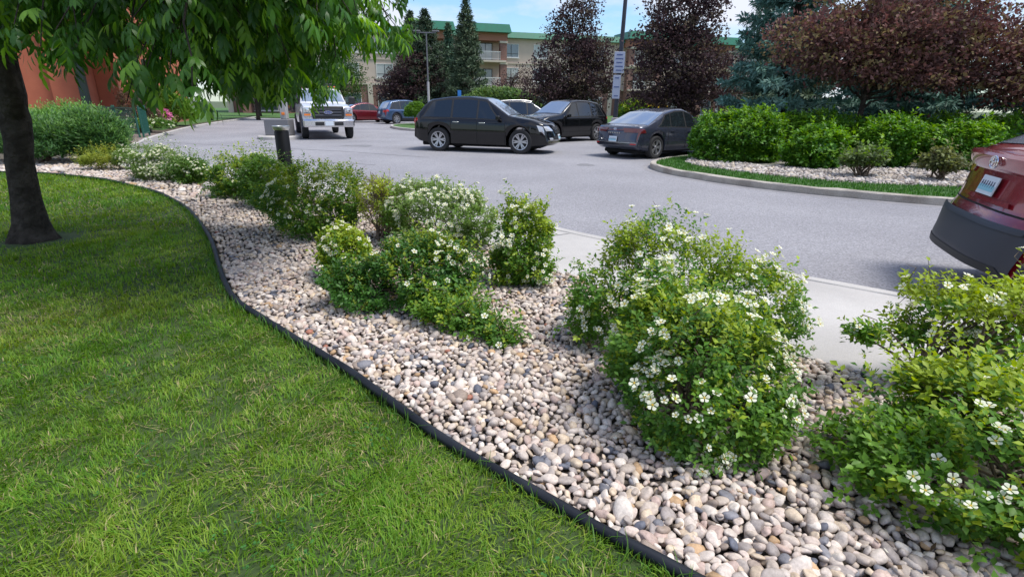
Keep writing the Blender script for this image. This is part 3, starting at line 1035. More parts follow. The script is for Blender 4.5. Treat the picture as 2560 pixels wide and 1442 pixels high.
G_MID = np.array([0.135, 0.27, 0.026])
G_DARK = np.array([0.058, 0.160, 0.026])
G_YEL = np.array([0.40, 0.48, 0.035])
G_PALE = np.array([0.22, 0.31, 0.10])

def shrub(name, label, cat, loc, lobes, n, L, W, cols, K=7, slen=0.07, flowers=0, fsize=0.045, fobj=False, group=None, stems=14, stem_mat=None,
          depth=0.16, rough=0.14, upw=0.55, shoots=0.06, yellow=0.25, spread=0.9, mat=None, stem_r=0.005, twigs=0, down=-0.25, fbias=None, shape=leaf_rhomb, skirt=False, gaps=0.0, twl=1.0):
    root = thing(name, label, cat, loc, 0, group)
    if skirt:
        l0 = lobes[0]
        lobes = list(lobes) + [(l0[0], l0[1], .14, l0[3] * .92, l0[4] * .92, .20)]
    P, out, r = lobe_points(lobes, n, depth=depth, rough=rough, down=down)
    if gaps:
        keep = rng.random(len(P)) < .80 + gaps * (vnoise(P[:, :2] * 1.0 + P[:, 2:3] * .9, 11.0, 71) + vnoise(P[:, [2, 0]] + P[:, 1:2] * .6, 9.0, 72))
        P, out, r = P[keep], out[keep], r[keep]
    D = nrm(out * .7 + UP * upw + rng.normal(0, .3, P.shape))
    sh = rng.random(len(P)) < shoots
    P = P + D * (sh * rng.uniform(.03, .12, len(P)))[:, None] * (1 if L < .03 else 2.2)
    cols = np.asarray(cols)
    t = np.clip(.5 + .6 * vnoise(P[:, :2] * 1.0 + P[:, 2:3] * .7, 5.0, int(n) % 97) + rng.normal(0, .25, len(P)), 0, 1)[:, None]
    c = cols[0] * (1 - t) + cols[1] * t
    zt = np.clip((P[:, 2] - .25 * P[:, 2].max()) / (.75 * P[:, 2].max()), 0, 1)      # young yellow shoots sit on top
    yl = rng.random(len(P)) < yellow * (.35 + 1.5 * zt) * (1 + 1.6 * vnoise(P[:, :2] + P[:, 2:3], 4.0, 55))
    c[yl] = c[yl] * .4 + cols[2] * .6
    parts = [sprigs(P, D, slen * np.where(sh, 1.8, 1.0), K, L, W, c, spread, shape=shape)]
    V, T, C = join(parts)
    link('foliage', mesh_np('foliage', V, T, C=C), mat or m_leaf, root)
    mb = MB()
    lob = np.asarray(lobes)
    for i in range(stems):
        j = rng.integers(len(P))
        tgt = P[j] * np.array([.9, .9, .95])
        b0 = np.array([lob[0, 0] + rng.normal(0, .05), lob[0, 1] + rng.normal(0, .05), -0.02])
        mid = b0 * .45 + tgt * .55 + np.array([rng.normal(0, .03), rng.normal(0, .03), .06])
        mb.tube([b0, b0 * .75 + mid * .25 + np.array([0, 0, .04]), mid, tgt], [stem_r * 1.5, stem_r * 1.3, stem_r, stem_r * .4], 5)
    for i in range(twigs):
        j = rng.integers(len(P))
        tgt = P[j] + D[j] * rng.uniform(.0, .07)
        q = P[j] - out[j] * rng.uniform(.12, .3) * twl + rng.normal(0, .06 * twl, 3)
        mb.tube([q, (q + tgt) / 2 + rng.normal(0, .02, 3), tgt], [.0028, .0022, .0012], 3, cap=False)
    mb.build('stems', stem_mat or m_twig, root, kind='stuff')
    if flowers:
        w = np.clip(r - .80, 0.01, None) * (0.35 + np.clip(out[:, 2] + .5, 0, 1))
        w *= np.clip(0.25 + 2.6 * vnoise(P[:, :2] * 1.3 + P[:, 2:3], 10.0, int(n) % 31 + 3), 0.02, None) ** 1.4
        if fbias is not None:
            w *= fbias(P)
        w /= w.sum()
        j = rng.choice(len(P), min(flowers, len(P) // 2), p=w, replace=False)
        FN = nrm(out[j] * .8 + UP * .5 + rng.normal(0, .3, (len(j), 3)))
        add_flowers(root, P[j] + D[j] * 0.012, FN, fsize, fobj)
    return root

GP = 'white flowering shrubs in the river stone bed'
GREEN3 = [G_MID, G_DARK, G_YEL]
shrub('flowering_shrub', 'large flowering shrub nearest the camera in the middle of the stones, scattered white blossoms', 'shrub', (0.87, 2.22, 0),
      [(-.02, 0, .25, .36, .37, .36), (.08, -.2, .13, .26, .27, .22), (-.16, .08, .32, .24, .26, .32), (.22, .16, .30, .22, .24, .28), (-.10, -.22, .15, .24, .25, .22), (.2, -.05, .2, .22, .24, .2)],
      3744, 0.0269, 0.0158, GREEN3, flowers=290, fobj=True, fsize=.042, group=GP, gaps=.75, skirt=True, down=-.9, rough=.24, shoots=.12, twigs=60)
shrub('flowering_shrub', 'tall bushy shrub crowded with white blossoms beside the sidewalk, behind the nearest one', 'shrub', (1.06, 2.98, 0),
      [(0, 0, .32, .46, .40, .40), (-.32, .08, .34, .30, .32, .42), (.36, -.08, .22, .34, .34, .32), (-.12, .15, .48, .28, .28, .30), (-.58, .05, .26, .16, .2, .26)],
      4320, 0.0269, 0.0158, [G_MID, G_DARK * 1.2, G_YEL], flowers=300, fobj=True, fsize=.042, group=GP, gaps=.75, skirt=True, down=-.9, rough=.24, shoots=.12, twigs=80, yellow=.4)
shrub('flowering_shrub', 'bright green flowering shrub filling the lower right corner of the stone bed', 'shrub', (1.97, 1.66, 0),
      [(0, 0, .20, .52, .45, .25), (-.38, .02, .13, .32, .34, .20), (.10, -.30, .14, .48, .36, .25), (-.12, .16, .28, .30, .26, .20), (.35, .1, .25, .35, .35, .26)],
      4032, 0.0307, 0.0185, [G_MID * 1.1, G_DARK, G_YEL * 1.1], flowers=150, fobj=True, fsize=.042, group=GP, gaps=.75, skirt=True, down=-.9, rough=.24, shoots=.12, twigs=60, yellow=.45)
shrub('flowering_shrub', 'sparse pruned shrub with bare lower stems and leafy top below the red car', 'shrub', (2.28, 2.46, 0),
      [(-.12, 0, .53, .22, .20, .12), (.24, .05, .51, .26, .22, .12), (-.50, -.02, .35, .11, .10, .065), (-.22, .08, .34, .15, .14, .11), (.5, -.05, .47, .25, .22, .15), (.25, .1, .25, .26, .18, .13)],
      1656, 0.0282, 0.0172, [G_MID * 1.1, G_DARK, G_YEL], flowers=60, fobj=True, fsize=.042, group=GP, gaps=.75, twl=.35, stems=34, stem_r=.007, twigs=80, down=-1, yellow=.5, depth=.3)
shrub('flowering_shrub', 'dark green shrub mound in the middle of the stones with few white blossoms', 'shrub', (-0.74, 3.66, 0),
      [(0, 0, .20, .40, .36, .26), (-.34, -.06, .12, .30, .27, .20), (.24, .05, .22, .28, .26, .26), (.05, .12, .30, .28, .24, .20)],
      3312, 0.0282, 0.0172, [G_DARK * 1.1, G_DARK * .8, G_YEL * .85], flowers=120, fobj=True, fsize=.042, group=GP, gaps=.75, skirt=True, down=-.9, rough=.24, shoots=.12, twigs=50, yellow=.22)
shrub('low_shrub', 'low trailing green shrub spilling onto the stones, tail of the middle mound', 'shrub', (-0.30, 3.15, 0),
      [(-.12, .14, .08, .24, .22, .17), (.03, .0, .05, .22, .16, .13), (.17, -.12, .04, .18, .13, .10), (.27, -.2, .03, .12, .10, .07)],
      800, .028, .017, [G_MID, G_DARK, G_YEL], flowers=16, fobj=True, fsize=.042, group=GP, gaps=.75, stems=8, rough=.4, shoots=.3, depth=.3, twigs=25)
shrub('flowering_shrub', 'small yellow-green flowering shrub left of the dark middle mound', 'shrub', (-1.38, 4.16, 0),
      [(0, 0, .20, .24, .22, .24), (.06, -.1, .12, .2, .2, .16), (-.05, .06, .28, .18, .17, .18)],
      1224, 0.0282, 0.0172, [G_MID, G_MID * .8, G_YEL], flowers=75, fobj=True, fsize=.042, group=GP, gaps=.75, stems=9, twigs=25, yellow=.5)
shrub('flowering_shrub', 'narrow upright flowering shrub standing alone between the sidewalk and the middle mound', 'shrub', (0.08, 4.20, 0),
      [(0, 0, .28, .23, .23, .34), (.09, 0, .46, .17, .18, .22), (-.10, -.08, .18, .20, .19, .19), (-.03, .04, .50, .14, .14, .20), (.08, -.1, .16, .2, .18, .16)],
      1944, 0.0282, 0.0172, GREEN3, flowers=140, fobj=True, fsize=.042, group=GP, gaps=.75, skirt=True, down=-.9, rough=.24, shoots=.12, twigs=40, yellow=.35)
shrub('flowering_shrub', 'wide pale shrub covered in small white blossoms behind the dark middle mound', 'shrub', (-0.80, 5.32, 0),
      [(0, 0, .34, .46, .40, .36), (.34, -.05, .27, .28, .30, .30), (-.28, .05, .34, .28, .30, .30), (.05, .1, .48, .26, .26, .22)],
      3312, 0.0294, 0.0172, [G_PALE, G_MID, G_PALE * 1.1], flowers=450, fsize=0.041, group=GP, gaps=.75, skirt=True, down=-.9, rough=.24, shoots=.12, twigs=60)
shrub('flowering_shrub', 'large flowering shrub with a deep dark base in front of the black bollard', 'shrub', (-2.20, 5.78, 0),
      [(0, 0, .45, .48, .42, .36), (-.30, .0, .38, .32, .34, .34), (.28, -.06, .42, .32, .32, .32), (-.05, .1, .55, .32, .28, .26), (0, -.05, .25, .42, .35, .28)],
      3744, 0.0294, 0.0172, GREEN3, flowers=345, fsize=0.039, group=GP, gaps=.75, skirt=True, down=-.9, rough=.24, shoots=.12, twigs=60, yellow=.3)
m_drytwig = M('dry_twig', (0.20, 0.145, 0.095), 0.9, col2=(0.28, 0.21, 0.15), nscale=12)
shrub('dry_shrub', 'half-bare shrub with brown tangled twigs and yellow tips between two flowering shrubs', 'shrub', (-1.42, 5.62, 0),
      [(0, 0, .36, .28, .26, .36), (.08, -.08, .24, .24, .22, .26)],
      576, 0.0256, 0.0145, [G_YEL, G_MID, G_YEL * 1.2], flowers=21, fsize=0.039, group=GP, gaps=.75, stems=40, twigs=520, stem_mat=m_drytwig, yellow=.6, fbias=lambda P: P[:, 2])
shrub('flowering_shrub', 'olive green shrub with few blossoms, dark underneath, left of the bollard', 'shrub', (-4.12, 8.15, 0),
      [(0, 0, .30, .46, .42, .34), (.28, .05, .26, .32, .32, .30), (-.22, -.1, .22, .32, .3, .26)],
      2304, 0.0358, 0.0211, [G_MID * .9, G_DARK, G_YEL], flowers=90, fsize=0.039, group=GP, gaps=.75, skirt=True, down=-.9, rough=.24, shoots=.12, twigs=30, yellow=.4)
shrub('leafy_shrub', 'plain deep green shrub beside the black bollard, without blossoms', 'shrub', (-3.42, 7.35, 0),
      [(0, 0, .34, .36, .33, .37), (.18, -.05, .3, .26, .26, .32), (-.1, 0, .5, .22, .22, .2)],
      1728, 0.0358, 0.0198, [G_DARK, G_MID * .85, G_MID], flowers=12, fsize=.03, group=GP, gaps=.75, skirt=True, down=-.9, rough=.24, shoots=.12, twigs=30, yellow=.2)
shrub('flowering_shrub', 'pale shrub thick with cream blossoms at the far end of the bed', 'shrub', (-6.5, 9.78, 0),
      [(0, 0, .28, .46, .42, .34), (.22, -.12, .22, .30, .30, .26), (-.2, 0, .24, .30, .30, .26)],
      2160, 0.0358, 0.0198, [G_PALE, G_MID * .8, G_PALE], flowers=630, fsize=0.041, group=GP, gaps=.75, skirt=True, down=-.9, rough=.24, shoots=.12, twigs=25)
shrub('flowering_shrub', 'small grey-green shrub with blossoms right beside the pale far shrub', 'shrub', (-5.75, 9.4, 0),
      [(0, 0, .22, .33, .30, .25), (.12, 0, .22, .24, .24, .24)],
      1224, 0.0358, 0.0198, [G_MID * .8, G_DARK, G_PALE], flowers=165, fsize=0.037, group=GP, gaps=.75, skirt=True, down=-.9, rough=.24, shoots=.12, twigs=30)

# ---- evergreen and other shrubs by the building
J1, J2 = np.array([0.065, 0.165, 0.045]), np.array([0.15, 0.30, 0.06])
GE = 'spreading evergreen shrubs near the building'
def evergreen(label, loc, lobes, n, cols=(J1, J1 * .7, J2)):
    return shrub('evergreen_shrub', label, 'shrub', loc, lobes, n, .095, .026, list(cols), K=6, slen=.16, group=GE, upw=.75, shoots=.25, spread=.55, stems=16, stem_r=.012, yellow=.35, depth=.22, rough=.2)
evergreen('feathery evergreen shrub directly right of the tree trunk', (-10.75, 12.3, 0), [(0, 0, .42, .80, .75, .55), (-.5, .2, .35, .6, .6, .5), (.4, -.1, .3, .5, .6, .45)], 2600)
evergreen('feathery evergreen shrub at the drive corner, behind the low yellow shrub', (-9.75, 12.65, 0), [(0, 0, .5, .64, .7, .55), (.2, -.15, .32, .45, .5, .42), (-.1, .1, .7, .5, .5, .4)], 2600)
evergreen('dark evergreen shrub mostly hidden left of the tree trunk', (-12.4, 12.0, 0), [(0, 0, .4, .8, .7, .5), (.3, 0, .5, .5, .5, .45)], 1800)
evergreen('large pale green evergreen shrub below the orange wall', (-13.6, 16.6, 0), [(0, 0, .5, 1.5, 1.2, .62), (-1.2, .3, .45, 1.1, 1, .6), (1.0, -.2, .3, .8, .8, .5)], 3400, (J2, J1 * 1.3, J2 * 1.3))
shrub('yellow_shrub', 'low yellow-green shrub at the end of the stone bed', 'shrub', (-8.65, 11.1, 0), [(0, 0, .14, .36, .3, .2), (.2, 0, .12, .24, .24, .18)], 900, .035, .014,
      [np.array([.26, .30, .035]), np.array([.18, .25, .03]), np.array([.34, .36, .05])], upw=.9, shoots=.2, stems=8)
shrub('cream_shrub', 'little cream-flowered shrub between the yellow shrub and the pale far shrub', 'shrub', (-8.05, 11.1, 0), [(0, 0, .2, .25, .24, .24)], 700, .03, .016, [G_PALE, G_MID, G_PALE], flowers=120, fsize=.035, stems=8)
# peony bush with pink flowers, bright cedar, bed flowers
pink = shrub('peony_bush', 'green peony bush with large pink blossoms beside the iron railing', 'shrub', (-18.2, 27.6, 0), [(0, 0, .45, .75, .6, .5), (.5, .1, .35, .5, .5, .4), (-.4, -.1, .5, .5, .5, .5)], 1100, .10, .045, [G_MID, G_DARK, G_YEL], stems=10, stem_r=.012)
PP, PO, _ = lobe_points([(0, 0, .5, .8, .65, .52), (.5, .1, .4, .52, .52, .42), (-.5, -.2, .6, .5, .5, .52)], 120, depth=.05)
pkV, pkT, pkC = sprigs(PP, PO, np.full(len(PP), .05), 9, .11, .09, np.tile([[0.62, 0.20, 0.36]], (len(PP), 1)), spread=1.1)
link('blossoms', mesh_np('blossoms', pkV, pkT, C=pkC), m_petal, pink, kind='stuff')
shrub('cedar_shrub', 'tall bright green cedar shrub behind the pink peony bush', 'shrub', (-18.95, 30.5, 0), [(0, 0, .8, 1.0, .9, .95), (-.3, 0, 1.2, .7, .7, .8), (.6, .1, .5, .7, .6, .6)], 3600, .10, .035,
      [np.array([.14, .27, .03]), np.array([.09, .2, .03]), np.array([.22, .36, .05])], upw=.8, stems=10, stem_r=.02)
bfl = shrub('bed_flowers', 'low bed of white and green plants behind the iron railing', 'plants', (-16.3, 23.6, 0), [(0, 0, .3, .9, .5, .3), (.8, .2, .3, .7, .4, .3), (-.8, -.2, .3, .7, .4, .3)], 900, .08, .035, [G_MID, G_DARK, G_PALE], flowers=160, fsize=.10, stems=12)
shrub('brown_shrub', 'bronze-leaved shrub by the entrance posts', 'shrub', (-16.6, 24.3, 0), [(0, 0, 1.0, .7, .7, .9), (.3, 0, .6, .6, .6, .6)], 900, .09, .03,
      [np.array([.16, .09, .06]), np.array([.10, .08, .05]), np.array([.14, .16, .05])], stems=24, twigs=60, stem_r=.015)
# round clipped shrub in the parking island, green shrubs in front of the apartments, yellow shrub by the lamp
shrub('round_shrub', 'clipped round green shrub on the small parking island in front of the blue car', 'shrub', (-6.45, 36.2, 0.03), [(0, 0, .68, .78, .75, .70)], 2600, .07, .035, [G_MID, G_DARK, G_MID * 1.2], K=6, slen=.08, stems=6, shoots=.02, rough=.05, depth=.08, stem_r=.02)
shrub('lilac_bush', 'broad mid-green bush behind the black car, under the spruces', 'shrub', (-1.2, 44, 0), [(0, 0, 1.3, 2.6, 1.5, 1.35), (2.0, .3, 1.0, 1.5, 1.2, 1.1), (-1.6, -.2, 1.2, 1.5, 1.2, 1.2)], 3000, .16, .09,
      [np.array([.10, .19, .05]), np.array([.07, .15, .045]), np.array([.17, .25, .06])], stems=14, stem_r=.03, slen=.3)
shrub('yellow_flowers', 'yellow flowering clump seen past the dark sedan roof', 'plants', (9.0, 35.5, 0), [(0, 0, .7, 1.2, .6, .8)], 700, .14, .09, [np.array([.6, .42, .02]), np.array([.5, .35, .02]), np.array([.3, .3, .03])], stems=10, stem_r=.02)
shrub('green_bush', 'leafy green bush at the base of the tall lamp post', 'shrub', (7.4, 34.5, 0), [(0, 0, .8, 1.0, .8, .9)], 900, .13, .07, [G_MID, G_DARK, G_YEL], stems=10, stem_r=.02)

# ---- clipped shrubs on the island
GH = 'clipped leafy shrubs on the island'
H1, H2, H3 = np.array([0.095, 0.25, 0.018]), np.array([0.045, 0.145, 0.016]), np.array([0.22, 0.41, 0.03])
def hedge(label, loc, lobes, n, cols=(H1, H2, H3), **k):
    return shrub('island_shrub', label, 'shrub', (*loc, 0.03), lobes, int(n * .44), .082, .050, list(cols), K=7, slen=.10, group=GH, upw=.5, shoots=.10, stems=14, stem_r=.014, rough=.16, depth=.14, yellow=.35, down=-.95, **k)
hedge('biggest dark green island shrub, nearest the dark sedan', (6.15, 14.45), [(0, 0, .62, .85, .75, .66), (-.75, .35, .58, .55, .6, .60), (-.6, -.05, .3, .7, .55, .36), (.1, -.1, .25, .85, .65, .3), (.45, .2, .6, .6, .6, .62), (0, .3, .85, .75, .6, .45)], 6200, (H1 * .9, H2, H3))
hedge('rounded bright green shrub second from the dark sedan on the island', (7.35, 13.2), [(0, 0, .50, .66, .6, .55), (-.1, -.1, .25, .62, .55, .3), (-.2, -.1, .36, .58, .5, .38), (.25, .05, .5, .45, .45, .48)], 3600)
hedge('upright block-shaped green shrub in the middle of the island front row', (9.3, 13.5), [(0, 0, .62, .62, .6, .60), (.2, 0, .82, .48, .45, .38), (-.3, -.05, .65, .45, .45, .48), (.1, -.1, .3, .5, .4, .3)], 3800)
hedge('leafy green shrub next to the red car, fourth in the island front row', (10.7, 13.1), [(0, 0, .55, .7, .6, .56), (0, -.05, .25, .65, .55, .28), (-.3, .0, .60, .45, .45, .48), (.4, 0, .6, .5, .5, .5)], 3600)
hedge('small thin shrub with bare stems at the island edge, nearer the dark sedan', (7.35, 11.35), [(0, 0, .40, .45, .32, .16), (.3, .1, .48, .3, .25, .16)], 700, (np.array([.12, .17, .06]), np.array([.09, .14, .05]), H3), twigs=120)
hedge('small thin brownish shrub at the island edge, nearer the red car', (8.75, 10.95), [(0, 0, .36, .40, .3, .17), (-.1, .05, .5, .25, .2, .16)], 600, (np.array([.16, .16, .06]), np.array([.10, .13, .05]), np.array([.2, .24, .05])), twigs=140)
hedge('green shrub behind the rounded one in the island second row', (8.3, 15.0), [(0, 0, .62, 1.0, .7, .62), (.6, .1, .6, .7, .6, .58), (-.7, .1, .7, .6, .5, .6)], 3400, (H1 * .9, H2, H3 * .9))
hedge('long low shrub behind the block-shaped one in the island second row', (10.9, 15.2), [(0, 0, .60, 1.2, .7, .6), (1.0, -.1, .62, .9, .7, .6), (-.9, 0, .55, .7, .6, .55)], 3800, (H1, H2, H3))
hedge('bright green shrub behind the red car at the far right of the island', (13.0, 14.0), [(0, 0, .66, 1.0, .8, .66), (.9, -.3, .62, .8, .7, .62), (-.8, .2, .6, .7, .7, .6)], 3800, (H1 * 1.25, H1, H3 * 1.15))
hedge('green shrub off to the far right of the island behind the red car bonnet', (15.5, 12.6), [(0, 0, .66, 1.1, .8, .66), (.9, -.3, .62, .8, .7, .62)], 2200, (H1 * 1.2, H1, H3 * 1.1))

# ------------------------------------------------------------------ trees
def curve3(a, b, sag, n=7, wob=0.05):
    a, b = np.array(a, float), np.array(b, float)
    t = np.linspace(0, 1, n)[:, None]
    P = a * (1 - t) + b * t + np.array([0, 0, sag]) * (4 * t * (1 - t))
    P[1:-1] += rng.normal(0, wob, (n - 2, 3))
    return P

def ash_tree():
    B = np.array([-5.0, 5.32, 0.0])
    root = thing('ash_tree', 'ash tree with dark trunk on the lawn and long drooping leaves', 'tree', tuple(B))
    # trunk: knobbly, flared foot, forking at about 1.5 m
    path = [(0, 0, -.05), (0.0, 0, .05), (.02, 0, .18), (.04, 0, .45), (.08, 0, .8), (.12, .01, 1.0), (.13, .02, 1.2), (.13, .03, 1.38)]
    rad = [.24, .195, .148, .124, .112, .112, .125, .11]
    mb = MB()
    n = 20
    vs, fs = [], []
    for i, (p, r_) in enumerate(zip(path, rad)):
        for k in range(n):
            q = 2 * PI * k / n
            rr = r_ * (1 + .07 * math.sin(5 * q + i * .6) * (1.6 if i < 3 else .6) + .03 * math.sin(9 * q + i))
            vs.append((p[0] + rr * math.cos(q), p[1] + rr * math.sin(q), p[2]))
    for i in range(len(path) - 1):
        for k in range(n):
            k2 = (k + 1) % n
            fs.append((i * n + k, i * n + k2, (i + 1) * n + k2, (i + 1) * n + k))
    mb.add(vs, fs)
    mb.build('trunk', m_bark, root, smooth=True)
    limbs = MB()
    fork = np.array([.12, .03, 1.16])
    ends = []
    def limb(a, b, sag, r0, r1, wob=.06, nn=8):
        P = curve3(a, b, sag, nn, wob)
        limbs.tube(P, np.linspace(r0, r1, nn), 8)
        return P
    L1 = limb(fork, (-.35, .15, 3.6), 0.0, .105, .07)
    L2 = limb(fork, (.62, -.1, 2.9), 0.05, .10, .065)
    L1b = limb(L1[-1], (-.6, .5, 6.0), 0, .07, .02)
    L2b = limb(L2[-1], (.9, -.3, 5.6), 0, .06, .02)
    main = []
    for (src, e, sag, r0) in [
        (L2[4], (1.9, -1.2, 2.25), .35, .045), (L2[5], (2.9, -1.5, 2.1), .45, .05), (L2[6], (3.3, -1.7, 2.25), .5, .05), (L2[7], (3.6, -1.0, 2.6), .5, .05),
        (L2[3], (1.1, -1.6, 2.35), .3, .04), (L2[5], (3.2, -.4, 2.45), .45, .045), (L2[4], (2.2, .3, 2.2), .4, .045), (L1[4], (-.6, -1.8, 2.3), .4, .045),
        (L1[5], (.6, -2.3, 2.5), .5, .045), (L2b[3], (3.5, -1.9, 2.75), .6, .05), (L1[6], (-1.8, .6, 2.6), .5, .05),
        (L2b[4], (3.2, 1.4, 3.3), .7, .05), (L1b[4], (.4, 2.6, 3.6), .7, .05), (L1b[5], (-2.0, 1.6, 4.4), .5, .04),
        (L2b[6], (2.8, .6, 4.8), .4, .04), (L1b[7], (-.2, .9, 6.6), .1, .02),
        (L2[6], (1.5, 1.6, 2.5), .4, .045), (L1[3], (-1.3, -.9, 2.3), .35, .045), (L2[7], (3.4, -2.3, 2.3), .55, .045), (L2[2], (0.9, -.7, 2.1), .25, .03), (L2[3], (1.6, .9, 2.3), .3, .03)]:
        P = limb(src, e, sag, r0, .012, .05, 9)
        main.append(P)
    tw_p, tw_d = [], []
    for P in main:
        ln = np.linalg.norm(P[-1] - P[0])
        m_ = int(7 + ln * 4.5)
        for i in range(m_):
            t = rng.uniform(.22, 1.0) if i else 1.0
            f_ = t * (len(P) - 1)
            a = P[int(f_)] + (P[min(int(f_) + 1, len(P) - 1)] - P[int(f_)]) * (f_ - int(f_))
            dr = nrm(P[-1] - P[0])
            o = nrm(dr * .5 + rng.normal(0, .75, 3) * np.array([1, 1, .45]))
            b = a + o * rng.uniform(.3, .75) + np.array([0, 0, -rng.uniform(.0, .25)])
            Q = curve3(a, b, .08, 5, .02)
            limbs.tube(Q, np.linspace(.010, .004, 5), 5, cap=False)
            for u in (1, 2, 3, 4, 4):
                tw_p.append(Q[u]); tw_d.append(nrm(Q[min(u + 1, 4)] - Q[max(u - 1, 0)] + 1e-6))
    # long drooping outer twigs that carry the low hem of the crown
    nodes = np.concatenate(main)
    nodes = nodes[nodes[:, 2] > 1.9]
    cand = np.c_[rng.uniform(.9, 3.95, 900), rng.uniform(-1.9, .6, 900)]
    cand = cand[rng.random(900) < .42 + 1.5 * vnoise(cand, 3.4, 81)][:270]      # bunched, with gaps between
    for x, y in cand:
        hem = np.interp(x, [.9, 1.5, 2.0, 2.5, 3.0, 3.3, 3.9], [2.05, 1.95, 1.72, 1.50, 1.56, 1.82, 1.90]) + abs(rng.normal(0, .24)) - (.22 if rng.random() < .12 else 0)
        e = np.array([x, y, hem])
        dd = np.linalg.norm((nodes - e) * np.array([1, 1, .6]), axis=1)
        a = nodes[np.argmin(dd + rng.uniform(0, .25, len(dd)))]
        if a[2] < hem:
            a = a + np.array([0, 0, .1])
        Q = curve3(a, e, .16, 6, .02)
        limbs.tube(Q, np.linspace(.009, .0035, 6), 5, cap=False)
        for u in (2, 3, 4, 5, 5):
            tw_p.append(Q[u]); tw_d.append(nrm(Q[min(u + 1, 5)] - Q[max(u - 1, 0)] + 1e-6))
    limbs.build('branches', m_bark, root, smooth=True)
    P = np.array(tw_p)
    D = np.array(tw_d)
    # compound leaves: several round each node, drooping
    reps = 3
    P = np.repeat(P, reps, 0)
    D = np.repeat(D, reps, 0)
    n = len(P)
    a, b = perp_frame(D)
    ph = rng.uniform(0, 2 * PI, n)
    side = a * np.cos(ph)[:, None] + b * np.sin(ph)[:, None]
    rd = nrm(D * .4 + side * .8 + np.array([0, 0, -.25]) + rng.normal(0, .15, (n, 3)))     # rachis direction
    # keep the hanging fringe above head-height line
    keep = P[:, 2] > 1.40
    P, rd = P[keep], rd[keep]
    n = len(P)
    def leaf_template(seed):
        r_ = np.random.default_rng(seed)
        L = .20
        LP, LD, LN, LL, LW = [], [], [], [], []
        pts = [(t, s) for t in (.34, .62, .88) for s in (-1, 1)] + [(1.0, 0)]
        stem = []
        for t, s in pts:
            p = np.array([L * t, 0, -.10 * L * t * t * 2])
            d = np.array([.55 if s else 1.0, .55 * s, -.75 + r_.normal(0, .12)])
            LP.append(p); LD.append(d); LN.append(np.array([.5, 0, .8]) + r_.normal(0, .15, 3))
            l = (.105 if s else .12) * r_.uniform(.85, 1.12)
            LL.append(l); LW.append(l * .30)
        V, T, _ = leaf_lance(np.array(LP), nrm(np.array(LD)), nrm(np.array(LN)), np.array(LL), np.array(LW))
        # rachis: thin 3-sided strip
        k0 = len(V)
        r0 = [np.array([L * t, 0, -.10 * L * t * t * 2]) for t in (0, .5, 1)]
        RV = []
        for q in r0:
            RV += [q + np.array([0, .0014, 0]), q + np.array([0, -.0014, 0])]
        RT = []
        for i in range(2):
            j = k0 + i * 2
            RT += [(j, j + 1, j + 3), (j, j + 3, j + 2)]
        return np.concatenate([V, np.array(RV)]), np.concatenate([T, np.array(RT)])
    temps = [leaf_template(s) for s in range(6)]
    kind = rng.integers(0, 6, n)
    side = nrm(np.cross(np.tile(UP, (n, 1)), rd) + 1e-6)
    upv = np.cross(rd, side)
    Fm = np.stack([rd, side, upv], 2) * rng.uniform(.55, .92, n)[:, None, None]
    cA, cB, cC = np.array([.034, .110, .015]), np.array([.068, .190, .018]), np.array([.16, .33, .028])
    t = np.clip(.5 + rng.normal(0, .3, n), 0, 1)[:, None]
    col = cA * (1 - t) + cB * t
    yl = rng.random(n) < .2
    col[yl] = cC
    # 300 of the leaves that show largest become parts of their own
    W = P + B
    depth_ = np.hypot(np.hypot(W[:, 0], W[:, 1]), W[:, 2] - 1.4)
    vis = (W[:, 2] < 1.4 + 0.17 * W[:, 1] + .1) & (W[:, 0] > -W[:, 1] * .95)
    sc = np.where(vis, depth_, 99)
    own = np.argsort(sc)[:300]
    mes = []
    for k in range(6):
        for cc in (cA, cB, cC, (cA + cB) / 2):
            me = mesh_np('leaf', temps[k][0], temps[k][1], C=np.tile(cc * 1.05, (len(temps[k][0]), 1)))
            me.materials.append(m_ash)
            mes.append(me)
    for i in own:
        o = bpy.data.objects.new('leaf', mes[kind[i] * 4 + rng.integers(4)])
        COL.objects.link(o)
        o.parent = root
        m = Fm[i]
        o.matrix_basis = Matrix([[*m[0], P[i, 0]], [*m[1], P[i, 1]], [*m[2], P[i, 2]], [0, 0, 0, 1]])
    mask = np.ones(n, bool)
    mask[own] = False
    Vs, Ts, Cs, off = [], [], [], 0
    for k in range(6):
        ii = np.nonzero(mask & (kind == k))[0]
        tv, tt = temps[k]
        V = np.einsum('nij,vj->nvi', Fm[ii], tv) + P[ii][:, None, :]
        Vs.append(V.reshape(-1, 3))
        Ts.append((tt[None] + (np.arange(len(ii)) * len(tv))[:, None, None] + off).reshape(-1, 3))
        c = np.repeat(col[ii], len(tv), 0)
        Cs.append(c * rng.uniform(.9, 1.1, (len(c), 1)))
        off += len(ii) * len(tv)
    link('crown', mesh_np('crown', np.concatenate(Vs), np.concatenate(Ts), C=np.concatenate(Cs)), m_ash, root, kind='stuff')
    print('ash leaves', n, 'tris', sum(len(q) for q in Ts))
    return root
ash_tree()

